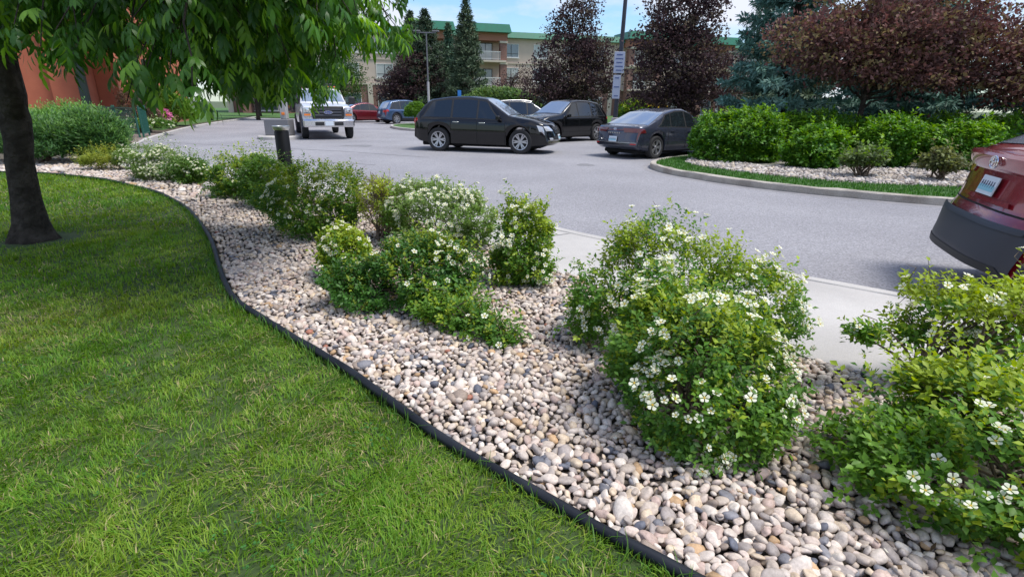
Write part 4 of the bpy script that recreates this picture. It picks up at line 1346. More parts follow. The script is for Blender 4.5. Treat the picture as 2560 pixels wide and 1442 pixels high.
def broad_tree(name, label, loc, H, lobes, nclump, L, W, cols, trunk_r=.12, group=None, clump=.38, per=26, mat=None, trunk_h=None, limbs_n=14, lean=(0, 0)):
    root = thing(name, label, 'tree', loc, 0, group)
    lob = np.asarray(lobes, float)
    mb = MB()
    th = trunk_h or H * .8
    mb.tube([(0, 0, -.1), (0, 0, .25), (lean[0] * .4, lean[1] * .4, th * .35), (lean[0] * .8, lean[1] * .8, th * .7), (lean[0], lean[1], th)], [trunk_r * 1.35, trunk_r, trunk_r * .8, trunk_r * .5, trunk_r * .15], 10)
    for i in range(limbs_n):
        j = rng.integers(len(lob))
        d = nrm(rng.normal(size=3))
        e = lob[j, :3] + d * lob[j, 3:6] * .75
        z0 = max(.35 * th * .7, min(e[2] - .6, th * .75))
        a = np.array([lean[0] * z0 / th, lean[1] * z0 / th, z0])
        P = curve3(a, e, .1, 6, .07)
        mb.tube(P, np.linspace(trunk_r * .42, trunk_r * .08, 6), 6)
    mb.build('trunk', m_bark, root, smooth=True)
    C0, out, _ = lobe_points(lobes, nclump, zmin=.3, depth=.33, rough=.16, down=-1, reject=.35)
    n = len(C0)
    cc = np.asarray(cols)
    t = np.clip(.5 + .6 * vnoise(C0[:, :2] + C0[:, 2:3] * .8, 1.5, n % 53) + rng.normal(0, .25, n), 0, 1)[:, None]
    ccol = cc[0] * (1 - t) + cc[1] * t
    yl = rng.random(n) < .24
    ccol[yl] = ccol[yl] * .4 + cc[2] * .6
    P = np.repeat(C0, per, 0) + rng.normal(0, 1, (n * per, 3)) * np.repeat(clump * rng.uniform(.25, .75, n), per)[:, None] * np.array([1, 1, .55])
    O = np.repeat(out, per, 0)
    D = nrm(O * .5 + rng.normal(0, .6, P.shape) + np.array([0, 0, .1]))
    N = nrm(UP * .6 + rng.normal(0, .5, P.shape))
    l = L * rng.uniform(.6, 1.25, len(P))
    V, T, nv = leaf_rhomb(P, D, N, l, l * W / L)
    C = np.repeat(np.repeat(ccol, per, 0) * rng.uniform(.7, 1.3, (len(P), 1)), nv, 0)
    link('crown', mesh_np('crown', V, T, C=C), mat or m_leaf, root)
    return root

def spruce(label, loc, H, Rm, cols, z0=.4, group=None, dens=1.0, per=10, nl=.15, ws=1.0, name='spruce_tree'):
    root = thing(name, label, 'tree', loc, 0, group)
    mb = MB()
    mb.tube([(0, 0, -.1), (0, 0, H * .5), (0, 0, H)], [.04 + H * .014, .02 + H * .008, .01], 8)
    tips, dirs, cl = [], [], []
    cols = np.asarray(cols)
    z = z0
    while z < H - .15:
        fr = z / H
        rr = Rm * (1 - fr) ** .85 * (0.9 if fr > .12 else .7 + fr * 2)
        nb = int((7 + 3 * (1 - fr)) * dens)
        ph0 = rng.uniform(0, 6)
        for k in range(nb):
            q = ph0 + 2 * PI * k / nb + rng.normal(0, .15)
            r2 = rr * rng.uniform(.72, 1.12)
            droop = -.28 * r2 * (1 - fr) + .25 * fr * r2 + rng.normal(0, .06)
            e = np.array([math.cos(q) * r2, math.sin(q) * r2, z + droop + .12 * r2])
            mid = np.array([math.cos(q) * r2 * .55, math.sin(q) * r2 * .55, z + droop * .75])
            b0 = np.array([0, 0, z])
            mb.tube([b0, mid, e], [.012 + .01 * rr, .01 + .004 * rr, .004], 4, cap=False)
            m_ = max(3, int(r2 * 11 * ws))
            t = rng.uniform(.22, 1.0, m_) ** .8
            t[0] = 1
            base = np.where(t[:, None] < .55, b0 + (mid - b0) * (t[:, None] / .55), mid + (e - mid) * ((t[:, None] - .55) / .45))
            od = nrm(e - mid)
            sd = np.array([-math.sin(q), math.cos(q), 0])
            s = rng.uniform(-1, 1, (m_, 1)) * (1 - t[:, None] * .75) * r2 * .42
            tips.append(base + sd * s + od * np.abs(s) * .35 + rng.normal(0, .025, (m_, 3)) - np.array([0, 0, 1.]) * np.abs(s) * .18)
            dirs.append(nrm(od + sd * np.sign(s) * .55 + rng.normal(0, .2, (m_, 3))))
            tc = rng.random()
            cl.append(np.tile(cols[0] * (1 - tc) + cols[1] * tc, (m_, 1)))
        z += ws * rng.uniform(.20, .30) * (1.15 - .4 * fr) * (H / 8) ** .3
    mb.build('trunk', m_bark, root, smooth=True)
    P, D, C = np.concatenate(tips), np.concatenate(dirs), np.concatenate(cl)
    V, T, C = sprigs(P, D, np.full(len(P), .16), per, nl, nl * .30, C, spread=.75, jl=.35)
    link('needles', mesh_np('needles', V, T, C=C), m_needle, root, kind='stuff')
    return root

BS1, BS2 = np.array([.135, .265, .225]), np.array([.065, .155, .115])
GS1, GS2 = np.array([.085, .125, .065]), np.array([.055, .095, .05])
PU1, PU2, PU3 = np.array([.080, .048, .049]), np.array([.046, .031, .037]), np.array([.14, .12, .07])
RB1, RB2, RB3 = np.array([.19, .092, .076]), np.array([.115, .062, .060]), np.array([.25, .22, .08])
GT = 'trees around the parking lot'
# blue spruces on the island
for x, y, h_, r_, nl_, lab in [(8.95, 18.7, 9.5, 2.8, .19, 'blue-green spruce between the dark purple tree and the reddish tree'),
                               (13.4, 19.2, 9.0, 3.2, .19, 'blue-green spruce directly behind the reddish tree trunk'),
                               (17.4, 17.4, 9.5, 3.3, .19, 'blue-green spruce at the far right behind the reddish tree'),
                               (15.6, 23.0, 9.5, 3.4, .28, 'blue-green spruce filling the gap between its neighbours behind the island'),
                               (21.5, 20.5, 10.0, 3.4, .28, 'blue-green spruce further back, at the right end of the island')]:
    spruce(lab, (x, y, 0), h_, r_, [BS1, BS2], z0=.3, group=GT, per=5 if nl_ < .2 else 3, nl=nl_ * 1.1, dens=1.2, ws=1.75)
for x, y, h_, lab in [(22, 31, 8, 'distant dark spruce showing through the reddish tree crown'), (28, 27, 8, 'distant dark spruce beyond the right end of the island'), (18.5, 38, 8.5, 'distant dark spruce behind the island, towards the apartments'), (36, 27, 8, 'distant dark spruce farthest right'), (25, 23, 8.5, 'dark green spruce at the right edge, beyond the second reddish tree')]:
    spruce(lab, (x, y, 0), h_, 3.6, [GS1, GS2], z0=.2, group=GT, per=3, nl=.42)
# reddish chokecherry in front
broad_tree('chokecherry_tree', 'spreading reddish-purple tree with slim trunk rising from the island shrubs', (9.75, 15.6, 0), 5.2,
           [(.2, 0, 3.0, 2.3, 1.7, .95), (-1.6, -.2, 3.1, 1.4, 1.2, .7), (2.0, -.3, 2.85, 1.8, 1.4, .85), (.8, 0, 4.0, 2.4, 1.8, 1.0), (3.2, -.2, 2.7, 1.5, 1.3, 1.1), (.9, -.6, 2.3, 1.6, .9, .5), (-.8, -.3, 2.6, 1.2, 1.0, .6)], 1080, .12, .075, [RB1, RB2, RB3], trunk_r=.09, group=GT, clump=.40, per=26, mat=m_purple, limbs_n=26)
broad_tree('chokecherry_tree', 'second reddish-purple tree at the far right edge above the red car', (14.6, 14.0, 0), 5.2,
           [(0, 0, 2.5, 2.2, 1.9, 1.2), (-1.2, 0, 2.2, 1.4, 1.3, .9), (1.4, 0, 2.8, 1.6, 1.5, 1.2)], 620, .12, .075, [RB1, RB2, RB3], trunk_r=.09, group=GT, clump=.42, per=24, mat=m_purple, limbs_n=18)
# dark purple trees
broad_tree('purple_tree', 'tall dark purple tree behind the dark sedan', (8.0, 27.0, 0), 7.5,
           [(0, 0, 3.4, 2.3, 2.2, 2.1), (-.9, 0, 2.3, 1.8, 1.7, 1.5), (.9, 0, 2.4, 1.9, 1.7, 1.5), (-.2, 0, 5.4, 1.7, 1.6, 1.5), (.5, 0, 6.6, 1.2, 1.2, 1.2), (-1.2, 0, 4.3, 1.3, 1.3, 1.1)], 1050, .15, .10, [PU1, PU2, PU3], trunk_r=.13, group=GT, clump=.45, per=22, mat=m_purple, limbs_n=24)
broad_tree('purple_tree', 'dark purple tree in the centre, left of the tall lamp post', (3.7, 38.0, 0), 8.5,
           [(0, 0, 3.4, 2.8, 2.5, 2.2), (-1.3, 0, 2.4, 1.8, 1.8, 1.4), (1.3, 0, 2.5, 1.9, 1.8, 1.4), (.1, 0, 5.6, 2.0, 1.8, 1.7), (.4, 0, 7.4, 1.2, 1.2, 1.4), (1.4, 0, 4.6, 1.5, 1.4, 1.2)], 950, .18, .12, [PU1, PU2, PU3], trunk_r=.15, group=GT, clump=.5, per=20, mat=m_purple, limbs_n=24)
broad_tree('purple_tree', 'low dark purple tree beside the spruces, left of the slim lamp post', (-9.2, 50.0, 0), 6.5,
           [(0, 0, 2.8, 2.3, 2.2, 1.9), (-1.3, 0, 2.3, 1.8, 1.8, 1.4), (1.5, 0, 3.0, 1.8, 1.8, 1.8), (.5, 0, 4.4, 1.6, 1.5, 1.3)], 800, .20, .13, [PU1 * .9, PU2, PU3 * .8], trunk_r=.15, group=GT, clump=.55, per=20, mat=m_purple)
broad_tree('purple_tree', 'sparse reddish small tree in front of the balcony tower', (-.4, 54.0, 0), 5.0,
           [(0, 0, 2.6, 1.9, 1.8, 1.5), (1.0, 0, 3.6, 1.3, 1.3, 1.2)], 170, .17, .10, [PU1 * 1.3, PU2 * 1.3, PU3], trunk_r=.12, group=GT, clump=.6, per=16, mat=m_purple)
# spruces in front of the apartments
spruce('dark green spruce left of the balcony tower, the tallest slim one', (-4.1, 48.0, 0), 9.6, 2.7, [GS1, GS2], group=GT, per=5, nl=.26)
spruce('dark spruce directly behind the slim lamp post', (-7.9, 50.5, 0), 9.0, 3.7, [GS2, GS2 * .7], group=GT, per=5, nl=.28)
spruce('narrow pale spruce between the lamp post and the tallest slim spruce', (-6.3, 54, 0), 8.4, 1.9, [GS1 * 1.2, BS2], group=GT, per=5, nl=.28)
spruce('green spruce left of the dark purple trees', (-9.8, 54, 0), 9.4, 3.2, [GS1, GS2], group=GT, per=5, nl=.28)
spruce('spruce behind the central dark purple tree', (6.0, 52, 0), 7.2, 1.9, [GS1, BS2], group=GT, per=6)
spruce('spruce far right behind the tall dark purple tree', (14.5, 34, 0), 9.5, 2.6, [GS1, BS2], group=GT, per=6)
# background trees on the left, beyond the drive bend
LG1, LG2, LG3 = np.array([.055, .12, .03]), np.array([.035, .085, .025]), np.array([.12, .19, .04])
for i, (x, y, h, lab) in enumerate([(-20.5, 44, 6.5, 'green roadside tree nearest the cedar shrub at the bend of the drive'), (-24, 52, 7.5, 'green roadside tree at the end of the drive, left of the truck'),
                                    (-30, 44, 7.5, 'green tree behind the entrance of the orange building'), (-17.5, 56, 6.5, 'green tree behind the parked truck')]):
    broad_tree('roadside_tree', lab, (x, y, 0), h, [(0, 0, h * .55, 2.4, 2.2, h * .30), (-1, 0, h * .45, 1.7, 1.6, h * .22), (1, .2, h * .5, 1.7, 1.6, h * .25), (.2, 0, h * .78, 1.7, 1.6, h * .2)], 420, .2, .11,
               [LG1, LG2, LG3], trunk_r=.14, group='roadside trees at the bend of the drive', clump=.6, per=18)

# ------------------------------------------------------------------ apartment building (far)
m_beige = M('beige_stucco', (0.60, 0.475, 0.39), 0.9, col2=(0.56, 0.44, 0.36), nscale=1.2, bump=0.1, bscale=40)
m_beige_lt = M('light_beige_stucco', (0.55, 0.47, 0.38), 0.9)
m_far_brick = brick_mat('dark_red_brick', (0.24, 0.10, 0.075), (0.19, 0.08, 0.06), (0.25, 0.2, 0.17))
m_green_roof = M('green_metal_roof', (0.015, 0.17, 0.095), 0.45, col2=(0.02, 0.145, 0.085), nscale=2)
m_far_brick2 = M('rust_stucco', (0.34, 0.15, 0.10), 0.9)
m_orange = M('orange_stucco', (0.48, 0.145, 0.075), 0.9, col2=(0.43, 0.125, 0.065), nscale=2, bump=0.1, bscale=60)
m_white = M('white_paint', (0.72, 0.70, 0.66), 0.6)
m_pane = M('window_pane', (0.10, 0.13, 0.15), 0.06, spec=0.9, coat=1.0)
m_curtain = M('curtained_pane', (0.38, 0.40, 0.38), 0.12, spec=0.8, coat=0.8)
m_balc = M('balcony_rail', (0.62, 0.60, 0.57), 0.5)
m_dark_frame = M('dark_frame', (0.04, 0.04, 0.04), 0.5)

def window(parent, x0, x1, z0, z1, y, mull=1, frame_mat=None, pane_mat=None):
    f = MB()
    t = .07
    for (a, b, c, d) in ((x0 - t, x1 + t, z0 - t, z0), (x0 - t, x1 + t, z1, z1 + t), (x0 - t, x0, z0, z1), (x1, x1 + t, z0, z1)):
        f.box(a, b, y - .05, y + .06, c, d)
    w = f.build('window', frame_mat or m_white, parent)
    g = MB()
    g.box(x0, x1, y + .005, y + .03, z0, z1)
    g.build('pane', pane_mat or m_pane, w)
    mm = MB()
    for k in range(1, mull + 1):
        xc = x0 + (x1 - x0) * k / (mull + 1)
        mm.box(xc - .03, xc + .03, y - .03, y + .004, z0, z1)
    mm.box(x0, x1, y - .03, y + .004, z0 + (z1 - z0) * .26 - .025, z0 + (z1 - z0) * .26 + .025)
    mm.build('mullion', m_dark_frame, w)
    s = MB()
    s.box(x0 - .15, x1 + .15, y - .12, y - .055, z0 - t - .1, z0 - t - .002)
    s.build('sill', frame_mat or m_white, w)
    return w

ap = thing('apartment_building', 'beige three-storey apartment block with green metal roof behind the trees', 'building', (-34.0, 65.7, 0), math.atan2(.255, .967))
AL, AH = 74.0, 9.35
MB().box(0, AL, 0, 14, 3.45, AH).build('upper_wall', m_beige, ap)
MB().box(0, AL, -.02, 13.98, -.2, 3.40).build('lower_wall', m_far_brick, ap)
MB().box(-.1, AL + .1, -.12, 13.9, 3.40, 3.62).build('string_course', m_beige_lt, ap)
MB().box(-.1, AL + .1, -.10, -.004, 6.32, 6.46).build('string_course', m_beige_lt, ap)
rf = MB()
rf.add([(-.7, -.7, AH), (AL + .7, -.7, AH), (AL + .7, 14.6, AH), (-.7, 14.6, AH), (-.4, -.4, AH + .72), (AL + .4, -.4, AH + .72), (AL + .4, 14.3, AH + .72), (-.4, 14.3, AH + .72)],
       [(0, 1, 5, 4), (1, 2, 6, 5), (2, 3, 7, 6), (3, 0, 4, 7), (4, 5, 6, 7), (3, 2, 1, 0)])
rf.build('roof', m_green_roof, ap)
towers = [4.5, 24.0, 31.0, 53.0, 64.0]
def in_tower(x):
    return any(t - 2.9 < x < t + 2.9 for t in towers)
for i in range(18):
    xc = 2.2 + i * 4.05
    if in_tower(xc):
        continue
    for zf in (.7, 4.15, 7.0):
        pm = m_curtain if rng.random() < .35 else m_pane
        window(ap, xc - .95, xc + .95, zf + .15, zf + 1.65, -.03 if zf > 1 else -.05, 1, pane_mat=pm)
for i in range(19):
    xc = .3 + i * 4.05
    if in_tower(xc):
        continue
    MB().box(xc - .3, xc + .3, -.16, -.021, -.2, 3.38).build('pilaster', m_beige_lt, ap)
def tower(tx, hi):
    w, d = 2.15, 1.9
    for s in (-1, 1):
        c = MB()
        c.box(tx + s * w - .42, tx + s * w + .42, -d, -d + .85, -.2, 8.55)
        col = c.build('column', m_far_brick, ap)
        for za in (6.1, 8.551):
            MB().box(tx + s * w - .5, tx + s * w + .5, -d - .08, -d + .93, za, za + .25).build('capital', m_beige_lt, col)
    MB().box(tx - w - .5, tx + w + .5, -d + .02, -.02, 8.802, 9.7 + hi).build('header', m_far_brick2, ap)
    r_ = MB()
    z = 9.7 + hi
    x0, x1, y0 = tx - w - .85, tx + w + .85, -d - .75
    r_.add([(x0, y0, z), (x1, y0, z), (x1, 3, z), (x0, 3, z), (x0 + .25, y0 + .25, z + .95), (x1 - .25, y0 + .25, z + .95), (x1 - .25, 2.8, z + .95), (x0 + .25, 2.8, z + .95)],
           [(0, 1, 5, 4), (1, 2, 6, 5), (2, 3, 7, 6), (3, 0, 4, 7), (4, 5, 6, 7), (3, 2, 1, 0)])
    r_.build('tower_roof', m_green_roof, ap)
    for zf in (3.4, 6.45):
        MB().box(tx - w - .3, tx + w + .3, -d - .25, -.03, zf - .12, zf + .1).build('balcony_floor', m_beige_lt, ap)
        rl = MB()
        rl.box(tx - w + .42, tx + w - .42, -d - .18, -d - .12, zf + 1.05, zf + 1.13)
        rl.box(tx - w + .42, tx + w - .42, -d - .18, -d - .12, zf + .2, zf + .26)
        for k in range(27):
            xx = tx - w + .5 + k * (2 * w - 1.0) / 26
            rl.box(xx - .02, xx + .02, -d - .17, -d - .13, zf + .26, zf + 1.05)
        rl.build('balcony_rail', m_balc, ap)
        dr = window(ap, tx - 1.5, tx + 1.0, zf + .15, zf + 2.15, -.05, 2, m_dark_frame, m_curtain if zf > 4 else m_pane)
    window(ap, tx - 1.5, tx + 1.0, .3, 2.3, -.06, 2)
for t_, h_ in zip(towers, (-.2, .0, .0, .0, -.2)):
    tower(t_, h_)

# ------------------------------------------------------------------ orange building on the left
m_band = M('cream_band', (0.60, 0.50, 0.38), 0.8)
m_obrick = brick_mat('orange_brick', (0.42, 0.15, 0.09), (0.36, 0.125, 0.075), (0.40, 0.27, 0.2))
m_dkgreen = M('dark_green_paint', (0.010, 0.022, 0.018), 0.45)
m_green = M('green_iron', (0.012, 0.085, 0.06), 0.45)
og = thing('orange_building', 'orange stucco building with brick base behind the ash tree', 'building', (-18.5, 24.1, 0), R(20))
def og_block(x0, x1, y0, y1, zt, dz=0.0):
    MB().box(x0, x1, y0, y1, .92, zt - dz).build('wall', m_orange, og)
    MB().box(x0 - .04, x1 + .04, y0 - .04, y1 + .04, -.2, .735 + dz).build('brick_base', m_obrick, og)
    MB().box(x0 - .09, x1 + .09, y0 - .09, y1 + .09, .742 + dz, .914 + dz, .02).build('cream_band', m_band, og)
og_block(-9, -1.12, 0, 8, 7.6)
og_block(-1.10, 0, -.35, 7.9, 7.6, .003)
og_block(.02, .85, 1.3, 16, 7.6, .006)
MB().box(-9.5, 1.4, -.9, 16.5, 7.6, 8.1).build('roof', m_green_roof, og)
for xx in (-7.4, -4.4):
    window(og, xx - .8, xx + .8, 1.9, 3.5, -.03, 1, m_white)
    window(og, xx - .8, xx + .8, 4.9, 6.4, -.03, 1, m_white)
for xx, yy in ((.15, -.75), (2.15, -.75), (.9, 6.0)):
    MB().box(xx - .14, xx + .14, yy - .14, yy + .14, -.1, 3.35, .02).build('canopy_post', m_dkgreen, og)
MB().box(.05, 2.6, -1.1, 1.1, 3.36, 3.9, .03).build('canopy', m_orange, og)
MB().box(-.05, 2.75, -1.25, 1.05, 3.91, 4.15).build('canopy_roof', m_green_roof, og)

# green iron railing panels by the paving
def railing(label, a, b, h=1.08):
    a, b = np.array(a), np.array(b)
    ang = math.atan2(b[1] - a[1], b[0] - a[0])
    ln = float(np.hypot(*(b - a)))
    rt = thing('iron_railing', label, 'railing', (a[0], a[1], 0), ang, 'green iron railings at the entrance paving')
    for x in (0, ln):
        MB().box(x - .03, x + .03, -.03, .03, -.05, h + .06, .008).build('post', m_green, rt)
    MB().box(.03, ln - .03, -.02, .02, h - .05, h).build('top_rail', m_green, rt)
    MB().box(.03, ln - .03, -.02, .02, .12, .16).build('bottom_rail', m_green, rt)
    for k in range(1, int(ln / .13)):
        x = k * ln / int(ln / .13)
        MB().tube([(x, 0, .16), (x, 0, h - .05)], .011, 5).build('picket', m_green, rt)
railing('green iron railing panel facing the drive', (-15.9, 21.9), (-14.2, 20.6))
railing('short green iron railing panel turning back beside the paving', (-14.1, 20.68), (-14.75, 22.0))
railing('long green iron railing running towards the orange building', (-18.6, 23.3), (-16.0, 21.95))

# ------------------------------------------------------------------ bollards
def bollard(label, loc, h, r, group=None):
    b = thing('bollard', label, 'bollard', loc, 0, group)
    MB().lathe([(r * 1.15, -.05), (r * 1.15, .02), (r, .03), (r, h * .925), (r * .97, h * .93)], 24).build('post', m_black_metal, b, smooth='auto')
    MB().lathe([(r * .90, h * .931), (r * .90, h * .945)], 20).build('light_ring', m_trim, b, smooth='auto')
    MB().lathe([(r * 1.0, h * .945), (r * 1.06, h * .948), (r * 1.24, h * .985), (r * 1.22, h), (r * 1.05, h), (r * .95, h * .98), (.001, h * .98)], 24).build('cap', m_silver, b, smooth='auto')
    return b
bollard('black post bollard light with silver cap rising behind the flowering shrubs', (-3.33, 7.8, 0), 1.06, .098)
GB = 'small dark bollards along the far verge'
bollard('small dark bollard right of the cedar shrub on the far verge', (-20.4, 32.8, 0), 1.0, .12, GB)
bollard('small dark bollard further up the drive, under the hanging leaves', (-21.6, 39.2, 0), 1.0, .12, GB)
# low garden lamp among the evergreens
gl_ = thing('garden_lamp', 'low dark mushroom-cap garden lamp among the evergreens', 'lamp', (-13.2, 17.6, 0))
MB().lathe([(.05, -.05), (.05, .75), (.045, .76)], 12).build('post', m_black_metal, gl_, smooth='auto')
MB().lathe([(.09, .76), (.09, .86)], 16).build('lantern', m_silver, gl_, smooth='auto')
MB().lathe([(.20, .86), (.21, .89), (.10, .97), (.001, .99)], 18).build('cap', m_black_metal, gl_, smooth='auto')

# grey gate pillar on a round concrete base, with a pale column behind
gp = thing('gate_pillar', 'grey gate pillar with pale column on a round concrete base left of the truck', 'pillar', (-9.75, 22.6, ROAD_Z))
MB().lathe([(.85, -.05), (.85, .10), (.80, .14), (.001, .14)], 32).build('concrete_base', m_concrete, gp, smooth='auto')
m_greyp = M('grey_panel', (0.16, 0.16, 0.17), 0.6)
MB().box(-.45, .55, -.3, .3, .142, .78, .02).build('cabinet', m_greyp, gp)
MB().box(.18, .44, -.12, .14, .782, 2.5, .02).build('column', M('pale_column', (0.34, 0.34, 0.33), 0.7), gp)
MB().box(.26, .38, -.17, -.123, .95, 1.05, .01).build('reflector', m_orange_lens, gp)

# ------------------------------------------------------------------ lamp posts and signs
m_pole = M('pole_grey', (0.16, 0.16, 0.17), 0.5, metal=.3)
lp_ = thing('lamp_post', 'slim grey lamp post with pale lower sleeve in front of the spruces', 'lamp post', (-7.1, 46.0, 0))
MB().tube([(0, 0, -.1), (0, 0, 3.0)], .10, 10).build('sleeve', M('pale_sleeve', (0.42, 0.42, 0.42), 0.6), lp_, smooth='auto')
MB().tube([(0, 0, 3.0), (0, 0, 6.6)], [.065, .05], 10).build('pole', m_pole, lp_, smooth='auto')
MB().box(-.75, .75, -.05, .05, 6.6, 6.68).build('crossarm', m_pole, lp_)
for s in (-1, 1):
    MB().box(s * .75 - .28, s * .75 + .28, -.14, .14, 6.685, 6.80, .03).build('lamp_head', m_pole, lp_)
tl = thing('lamp_post', 'tall dark lamp post with pale blue sign panels beside the central purple tree', 'lamp post', (5.85, 32.0, 0))
MB().lathe([(.22, -.1), (.22, .7), (.2, .72)], 14).build('base', m_concrete, tl, smooth='auto')
MB().tube([(0, 0, .7), (.12, 0, 9.5)], [.13, .10], 12).build('pole', M('dark_pole', (0.03, 0.035, 0.05), .5), tl, smooth='auto')
MB().box(-.1, 1.0, -.06, .06, 9.4, 9.5).build('arm', m_pole, tl)
MB().box(.7, 1.3, -.16, .16, 9.25, 9.395, .03).build('lamp_head', m_pole, tl)
m_sign = M('pale_blue_sign', (0.42, 0.47, 0.62), 0.5)
m_sign_ink = M('sign_ink', (0.10, 0.14, 0.32), 0.5)
for (x0, x1, z0, z1, bars) in ((-.32, .26, 3.1, 4.2, 5), (-.30, .12, 1.75, 3.0, 3)):
    s = MB().box(x0, x1, -.17, -.13, z0, z1, .01).build('sign_panel', m_sign, tl)
    for k in range(bars):
        zz = z1 - .15 - k * (z1 - z0 - .3) / max(bars - 1, 1)
        wq = (x1 - x0) * (.36 if k % 2 else .28)
        MB().box((x0 + x1) / 2 - wq, (x0 + x1) / 2 + wq, -.176, -.172, zz - .03, zz + .03).build('printed_line', m_sign_ink, s)
ps = thing('sign_post', 'thin bright blue parking post behind the black car roof', 'post', (-4.35, 44.0, 0))
MB().box(-.035, .035, -.02, .02, -.1, 1.2).build('post', m_pole, ps)
MB().box(-.14, .14, -.03, -.022, 1.2, 2.35).build('sign_plate', M('blue_sign', (0.03, 0.22, 0.62), 0.4), ps)

# ------------------------------------------------------------------ vehicles
class Car:
    """body as a loft S(x, s): s runs from under the sill (0) over belt and roof edge to the centre line (1)"""
    SB = [0, .10, .16, .34, .52, .60, .84, .90, 1.0]
    def __init__(c, L, top, belt, width, bottom, wheels, wr, tumble=.36, arch=.055, curve_f=.22, curve_r=.14, cpow=2.4):
        c.L, c.wheels, c.wr = L, wheels, wr
        xs = np.linspace(-L / 2, L / 2, 700)
        def sm(prof, k):
            y = np.interp(xs, *zip(*prof))
            ker = np.hanning(k * 2 + 3)
            ker /= ker.sum()
            return np.convolve(np.pad(y, k + 1, mode='edge'), ker, 'valid')
        c.xs = xs
        c.T, c.B, c.W, c.Z = sm(top, 9), sm(belt, 12), sm(width, 14), sm(bottom, 6)
        c.arch = wr + arch
        c.tumble, c.cf, c.cr, c.cp = tumble, curve_f, curve_r, cpow
    def sec(c, x):
        T, W, Z = (float(np.interp(x, c.xs, a)) for a in (c.T, c.W, c.Z))
        for xw in c.wheels:
            d = c.arch ** 2 - (x - xw) ** 2
            if d > 0:
                Z = max(Z, c.wr + math.sqrt(d) * 1.0)
        Z = min(Z, T - .06)
        B = float(np.interp(x, c.xs, c.B))
        B = max(min(B, T - .05), Z + .02)
        h = T - B
        Wt = W * .955 - c.tumble * h
        k = min(1, h / .25)
        y = [0, .86 * W, .955 * W, W, .985 * W, .955 * W, Wt, Wt - .07 * k - .012, 0]
        zz = [Z, Z, Z + min(.03, (B - Z) * .2), Z + .5 * (B - Z), B - min(.06, (B - Z) * .25), B, T - .055 * k - .012, T - .012 * k - .004, T + .012 * k]
        return y, zz
    def pt(c, x, s, side=1, off=0.0):
        p = c._pt(x, s, side)
        if off:
            e = .004
            s1, s0 = min(s + .004, 1.0), max(s - .004, 0)
            x1, x0 = min(x + e, c.L / 2), max(x - e, -c.L / 2)
            a = c._pt(x1, s, side) - c._pt(x0, s, side)
            b = c._pt(x, s1, side) - c._pt(x, s0, side)
            n = -np.cross(a, b) * side
            n = n / (np.linalg.norm(n) + 1e-9)
            p = p + n * off
        return p
    def _pt(c, x, s, side):
        y, z = c.sec(x)
        yy = float(np.interp(s, c.SB, y))
        zz = float(np.interp(s, c.SB, z))
        W = float(np.interp(x, c.xs, c.W))
        u = (abs(yy) / W) ** c.cp
        half = c.L / 2
        rf_ = max(0, min(1, (x - .15 * half) / (.85 * half)))
        rr_ = max(0, min(1, (-x - .35 * half) / (.65 * half)))
        xx = x - c.cf * u * rf_ ** 1.5 + c.cr * u * rr_ ** 1.5
        return np.array([xx, side * yy, zz])
    def body(c, mat, parent):
        xs = list(np.linspace(-c.L / 2, c.L / 2, 44)) + list(-c.L / 2 + np.linspace(0, .28, 16)) + list(c.L / 2 - np.linspace(0, .28, 16))
        for xw in c.wheels:
            xs += [xw + c.arch * math.cos(q) for q in np.linspace(0, PI, 17)] + [xw - c.arch - .004, xw + c.arch + .004]
        xs = sorted(set(round(x, 4) for x in xs if -c.L / 2 <= x <= c.L / 2))
        ss = [0, .05, .10, .13, .16, .20, .25, .30, .34, .40, .46, .52, .56, .60, .65, .70, .75, .80, .84, .87, .90, .93, .965, 1.0]
        full = [(s, 1) for s in ss] + [(s, -1) for s in ss[::-1][1:]]
        G_ = [[c._pt(x, s, sd) for s, sd in full] for x in xs]
        mb = MB()
        mb.grid(G_)
        n = len(full)
        mb.f.append(tuple(range(n)))
        mb.f.append(tuple(range((len(xs) - 1) * n, len(xs) * n))[::-1])
        me = mb.mesh('body', True)
        import bmesh
        bm = bmesh.new()
        bm.from_mesh(me)
        bmesh.ops.remove_doubles(bm, verts=bm.verts[:], dist=.0004)
        bmesh.ops.recalc_face_normals(bm, faces=bm.faces[:])
        bm.to_mesh(me)
        bm.free()
        me.set_sharp_from_angle(angle=R(42))
        return link('body', me, mat, parent)
    def patch(c, name, mat, parent, xa, xb, s0, s1, side=1, off=.006, nx=14, ns=8):
        """xa, xb: x at s0 and at s1 -> (lo, hi) pairs"""
        G_ = []
        for i in range(ns):
            t = i / (ns - 1)
            s = s0 + (s1 - s0) * t
            a, b = xa[0] + (xa[1] - xa[0]) * t, xb[0] + (xb[1] - xb[0]) * t
            G_.append([c.pt(a + (b - a) * j / (nx - 1), s, side, off) for j in range(nx)])
        return MB().grid(G_).build(name, mat, parent, smooth=True)
    def screen(c, name, mat, parent, x0, x1, s0=.885, off=.006, nx=12, inset=0.0):
        """windscreen or rear glass across the centre line between stations x0 and x1"""
        G_ = []
        ss = list(np.linspace(s0, 1.0, 7))
        full = [(s, 1) for s in ss] + [(s, -1) for s in ss[::-1][1:]]
        for j in range(nx):
            x = x0 + (x1 - x0) * j / (nx - 1)
            G_.append([c.pt(x, s, sd, off) for s, sd in full])
        return MB().grid(G_).build(name, mat, parent, smooth=True)
    def end_x(c, z, end):
        """station where the top profile passes height z near an end"""
        if end > 0:
            i0 = np.argmax(c.xs > c.L / 2 - 1.3)
            seg = slice(i0, None)
            return float(np.interp(-z, -c.T[seg], c.xs[seg])) if True else 0
        i1 = np.argmax(c.xs > -c.L / 2 + 1.3)
        return float(np.interp(z, np.maximum.accumulate(c.T[:i1]), c.xs[:i1]))
